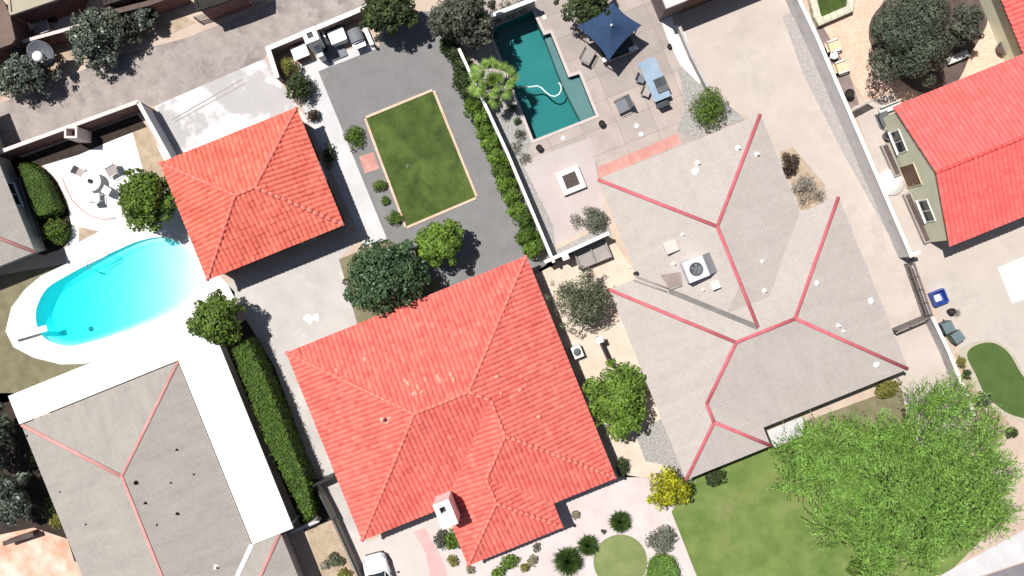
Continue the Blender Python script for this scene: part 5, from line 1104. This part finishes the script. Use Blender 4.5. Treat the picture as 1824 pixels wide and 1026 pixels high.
# hedge row on the gravel side of the white wall
GR = 'shrubs in the row along the white wall'; hr = random.Random(3)
for i, t in enumerate(np.linspace(0, 1, 17)):
    x, y = 800 + (950 - 800) * t + hr.uniform(-4, 4), 72 + (440 - 72) * t + hr.uniform(-3, 3)
    lf = 'dark' if t < .28 else ('hedge' if hr.random() < .55 else ('bright' if hr.random() < .6 else 'mid'))
    shrub({'dark': 'dark green shrub in the row along the white wall near the shaded pool end', 'hedge': 'medium green shrub in the row along the white wall', 'bright': 'bright yellowish green shrub in the row along the white wall', 'mid': 'duller green shrub in the row along the white wall'}[lf], x, y, hr.uniform(17, 22), hr.uniform(1.5, 2.1), lf, hr.uniform(18, 23), 1500, .17, group=GR)
# clipped hedges
clipped('clipped_hedge', 'long flat topped clipped hedge beside the white porch roof', pp((413, 624), (441, 604), (480, 690), (515, 780), (547, 860), (557, 918), (546, 930), (511, 862), (473, 784), (440, 696), z=2.3), 2.3, 'hedge', n=16000, size=.16)
hp = [P(x, y, 1.2) for x, y in smooth_poly([(32, 296), (52, 294), (72, 310), (86, 336), (98, 362), (98, 376), (70, 384), (62, 378), (50, 345)], 3)]
clipped('clipped_hedge', 'flat topped clipped green hedge in the curved mulch bed', hp, 1.2, 'hedge', n=5000, size=.10)
shrub('round clipped green shrub at the foot of the curved mulch bed', 94, 409, 24, 1.5, 'mid', 27, 2400, .13, 14, name='round_shrub')
dm = [P(x, y, .8) for x, y in smooth_poly([(1158, 1010), (1166, 997), (1182, 992), (1200, 998), (1208, 1014), (1208, 1040), (1158, 1040)], 3)]
clipped('dome_shrub', 'bright green clipped dome at the street side of the front garden', dm, .7, 'spring', 'shrub', 3600, .09)
# side beds by the garage
shrub('olive yellow shrub at the corner of the outdoor kitchen', 513, 118, 20, 1.6, 'khaki', n=900); shrub('dark green shrub beside the corner of the garage roof', 530, 154, 27, 2.0, 'dark', 28, 1700, .17, 11); shrub('brownish shrub in the shade of the garage wall', 556, 205, 13, 1.0, 'brown', n=400); shrub('dark creeper growing along the shaded garage side', 585, 275, 10, .9, 'dark', 26, 500)
shrub('oval green shrub beside the brick edged lawn nearest the outdoor kitchen', 632, 243, 18, .9, 'mid', 27, 1300, .13, 10)
shrub('green shrub beside the lawn just below the salmon paver pad', 676, 331, 14, .7, 'mid', 13, 600, .12); shrub('smallest round shrub beside the brick edged lawn', 685, 357, 10, .5, 'mid', 9, 350, .11); shrub('green shrub at the lower corner of the brick edged lawn', 700, 388, 16, .8, 'mid', 16, 750, .12)
shrub('pale grass tuft in the middle of the rectangular lawn', 726, 295, 3, .12, 'straw', n=30, nb=3)
# patio plants
shrub('round spiky green shrub in the rock bed by the dining table', 1266, 190, 37, 1.9, 'mid', 40, 2600, .2, 12, aspect=.3); shrub('dense grey green bush above the white wall of the lower patio', 1058, 388, 26, 1.6, 'sage', 29, 1900, .13, 11); shrub('pale wispy plant next to the dense grey green bush', 1028, 394, 17, .7, 'sage', n=240, aspect=.3)
for px, py, rr_, lf, lb in ((918, 262, 15, 'sage', 'grey tuft in the rock bed near the foot of the teal pool'), (912, 192, 9, 'dark', 'dark tuft in the rock bed just under the palm'), (927, 240, 12, 'grey', 'dull tuft in the rock bed beside the teal pool corner'), (921, 215, 8, 'dark', 'small dark tuft midway along the rock bed'), (935, 282, 12, 'sage', 'grey tuft at the lower end of the rock bed')): shrub(lb, px, py, rr_, .5, lf, n=220, aspect=.35)
for px, py, rr_ in ((905, 15, 20), (932, 6, 18), (880, 28, 16)): shrub('dry grey shrub behind the white wall at the shaded pool end', px, py, rr_, 1.4, 'sage', n=420, group='dry shrubs behind the pool wall')
shrub('dark brown bush in the notch of the shingle roof', 1409, 290, 17, 1.6, 'brown', 24, 1100, .14); shrub('straw coloured bush filling the notch of the shingle roof', 1434, 335, 24, 1.5, 'straw', 34, 1000, .2, aspect=.22, shell=.2); spiky('wispy grass clump at the edge of the notch bed', 1458, 348, 20, .8, 'straw', 60, 'grass_clump', 'grass_clump', .02)
shrub('olive yellow bush under the eave by the entry bed', 1583, 690, 26, 1.1, 'khaki', 22, 1100, .16); shrub('dark bush at the lower end of the kidney shaped lawn', 1752, 712, 20, 1.1, 'darkgrey', 15, 800, .15); shrub('small brown green shrub by the white wall near the bins', 1714, 645, 9, .7, 'khaki', 14, 300, .13); shrub('small dark shrub between white wall and kidney shaped lawn', 1724, 668, 10, .7, 'dark', 10, 300, .13)
shrub('dark shrub by the street end of the kidney shaped lawn', 1805, 772, 12, .8, 'dark', 12, 400, .14)
pot('dark plant pot with dry stems between the blue crate and wheelie bins', 1690, 555, .26, .5, mat_black); spiky('dry straw stems in front of the blue crate', 1703, 556, 11, .5, 'straw', 40, None, 'dry_plant', .025)
# front garden
spiky('dark green spiky rosette nearest the yellow flowering tree', 1105, 930, 23, 1.0, n=230); spiky('dark spiky rosette between its two bigger neighbours', 1047, 972, 22, .9, n=210); spiky('largest dark spiky rosette beside the round pale lawn', 1012, 1000, 31, 1.1, n=280)
shrub('bright leafy shrub under the front eave of the tile roofed house', 908, 1002, 19, .8, 'bright', 16, 900, .14); shrub('small olive shrub between leafy shrub and spiky rosettes', 935, 1012, 10, .5, 'khaki', 9, 350, .12); shrub('small khaki shrub next to the big spiky rosette', 949, 1000, 11, .5, 'pale', 11, 380, .12); shrub('light leafy shrub at the picture bottom before the front eave', 888, 1022, 15, .7, 'bright', 12, 600, .14)
shrub('tiny khaki shrub at the step of the tile roof', 1026, 918, 9, .5, 'pale', 9, 300, .12); shrub('tiny dark shrub above the pale round lawn', 1075, 948, 5, .3, 'grey', n=120, nb=4); shrub('pale grey shrub beside the front eave', 956, 976, 8, .4, 'sage', 10, 200, .12); shrub('square grey green bush at the edge of the front lawn', 1181, 962, 29, 1.0, 'sage', 27, 2000, .14, 14)
shrub('bright green bush by the chimney foot', 806, 962, 19, 1.3, 'bright', 20, 1100, .15); shrub('grey green bush beside the chimney foot', 785, 962, 16, .8, 'grey', 19, 700, .14); shrub('khaki shrub below the chimney bushes', 806, 1000, 11, .6, 'khaki', 12, 420, .12); shrub('small dry shrub at the front corner of the tile roof', 838, 1016, 8, .5, 'pale', 9, 260, .12); shrub('dark round bush at the right corner of the big tile roof', 1109, 832, 13, 1.3, 'dark', 19, 1000, .13)
shrub('dull olive bush in the narrow soil strip', 597, 1000, 17, .8, 'olive', 14, 700, .14); shrub('yellow green bush at the foot of the narrow soil strip', 612, 1024, 15, .6, 'khaki', 12, 600, .13); shrub('brownish low bush in the narrow soil strip', 577, 1008, 10, .5, 'straw', n=260)
shrub('dark bush where the front lawn meets the shingle wall', 1275, 850, 20, 1.0, 'dark', 22, 900, .16); shrub('grassy bush below the watered lawn edge', 1530, 1012, 26, .9, 'mid', 14, 900, .15)
m = MB(); m.lathe(P(1105, 1000), [(1.92, 0), (1.9, .012), (1.0, .02)], 48); m.v = [(x, y, z_ + .008) for x, y, z_ in m.v]; o = m.build('round_lawn', mat_grass_pale); o['kind'] = 'structure'
# palm
p = P(878, 143, 2.6); r = thing('fan_palm', 'bright green fan palm leaning over the white wall and teal pool', 'palm tree', (p.x, p.y, 0)); m = MB(); m.tube([(p.x, p.y, -.05), (p.x, p.y, 1.3), (p.x, p.y, 2.3)], [.24, .19, .16], 10); m.build('trunk', mat_bark, r)
pr = random.Random(11)
for i in range(28):
    az = i * 2.39996 + pr.uniform(-.2, .2); el = R(80 - 92 * (i / 27) + pr.uniform(-6, 6)); pet = (1.12 if i > 7 else .45) * pr.uniform(.8, 1.08) * (.45 + .55 * math.cos(el)); d = Vector((math.cos(az) * math.cos(el), math.sin(az) * math.cos(el), math.sin(el))); b = Vector((p.x, p.y, 2.3))
    e = b + d * pet
    m = MB(); m.tube([b, e], [.035, .02], 5); side = Vector((-math.sin(az), math.cos(az), 0)); up = side.cross(d) * -1
    for k in range(13):
        a = R(-66 + 132 * k / 12); ln = .86 * (1 - .30 * abs(a)) * pr.uniform(.9, 1.1); q = (d * math.cos(a) + side * math.sin(a)).normalized(); s = q.cross(up).normalized() * .06; mid = e + q * ln * .5 + up * .03 * (1 if k % 2 else -1)
        tip = e + q * ln - Vector((0, 0, .26 * ln)); m.add([e, mid + s, tip, mid - s], [(0, 1, 2, 3)])
    m.build('frond', LF['palm'], r)
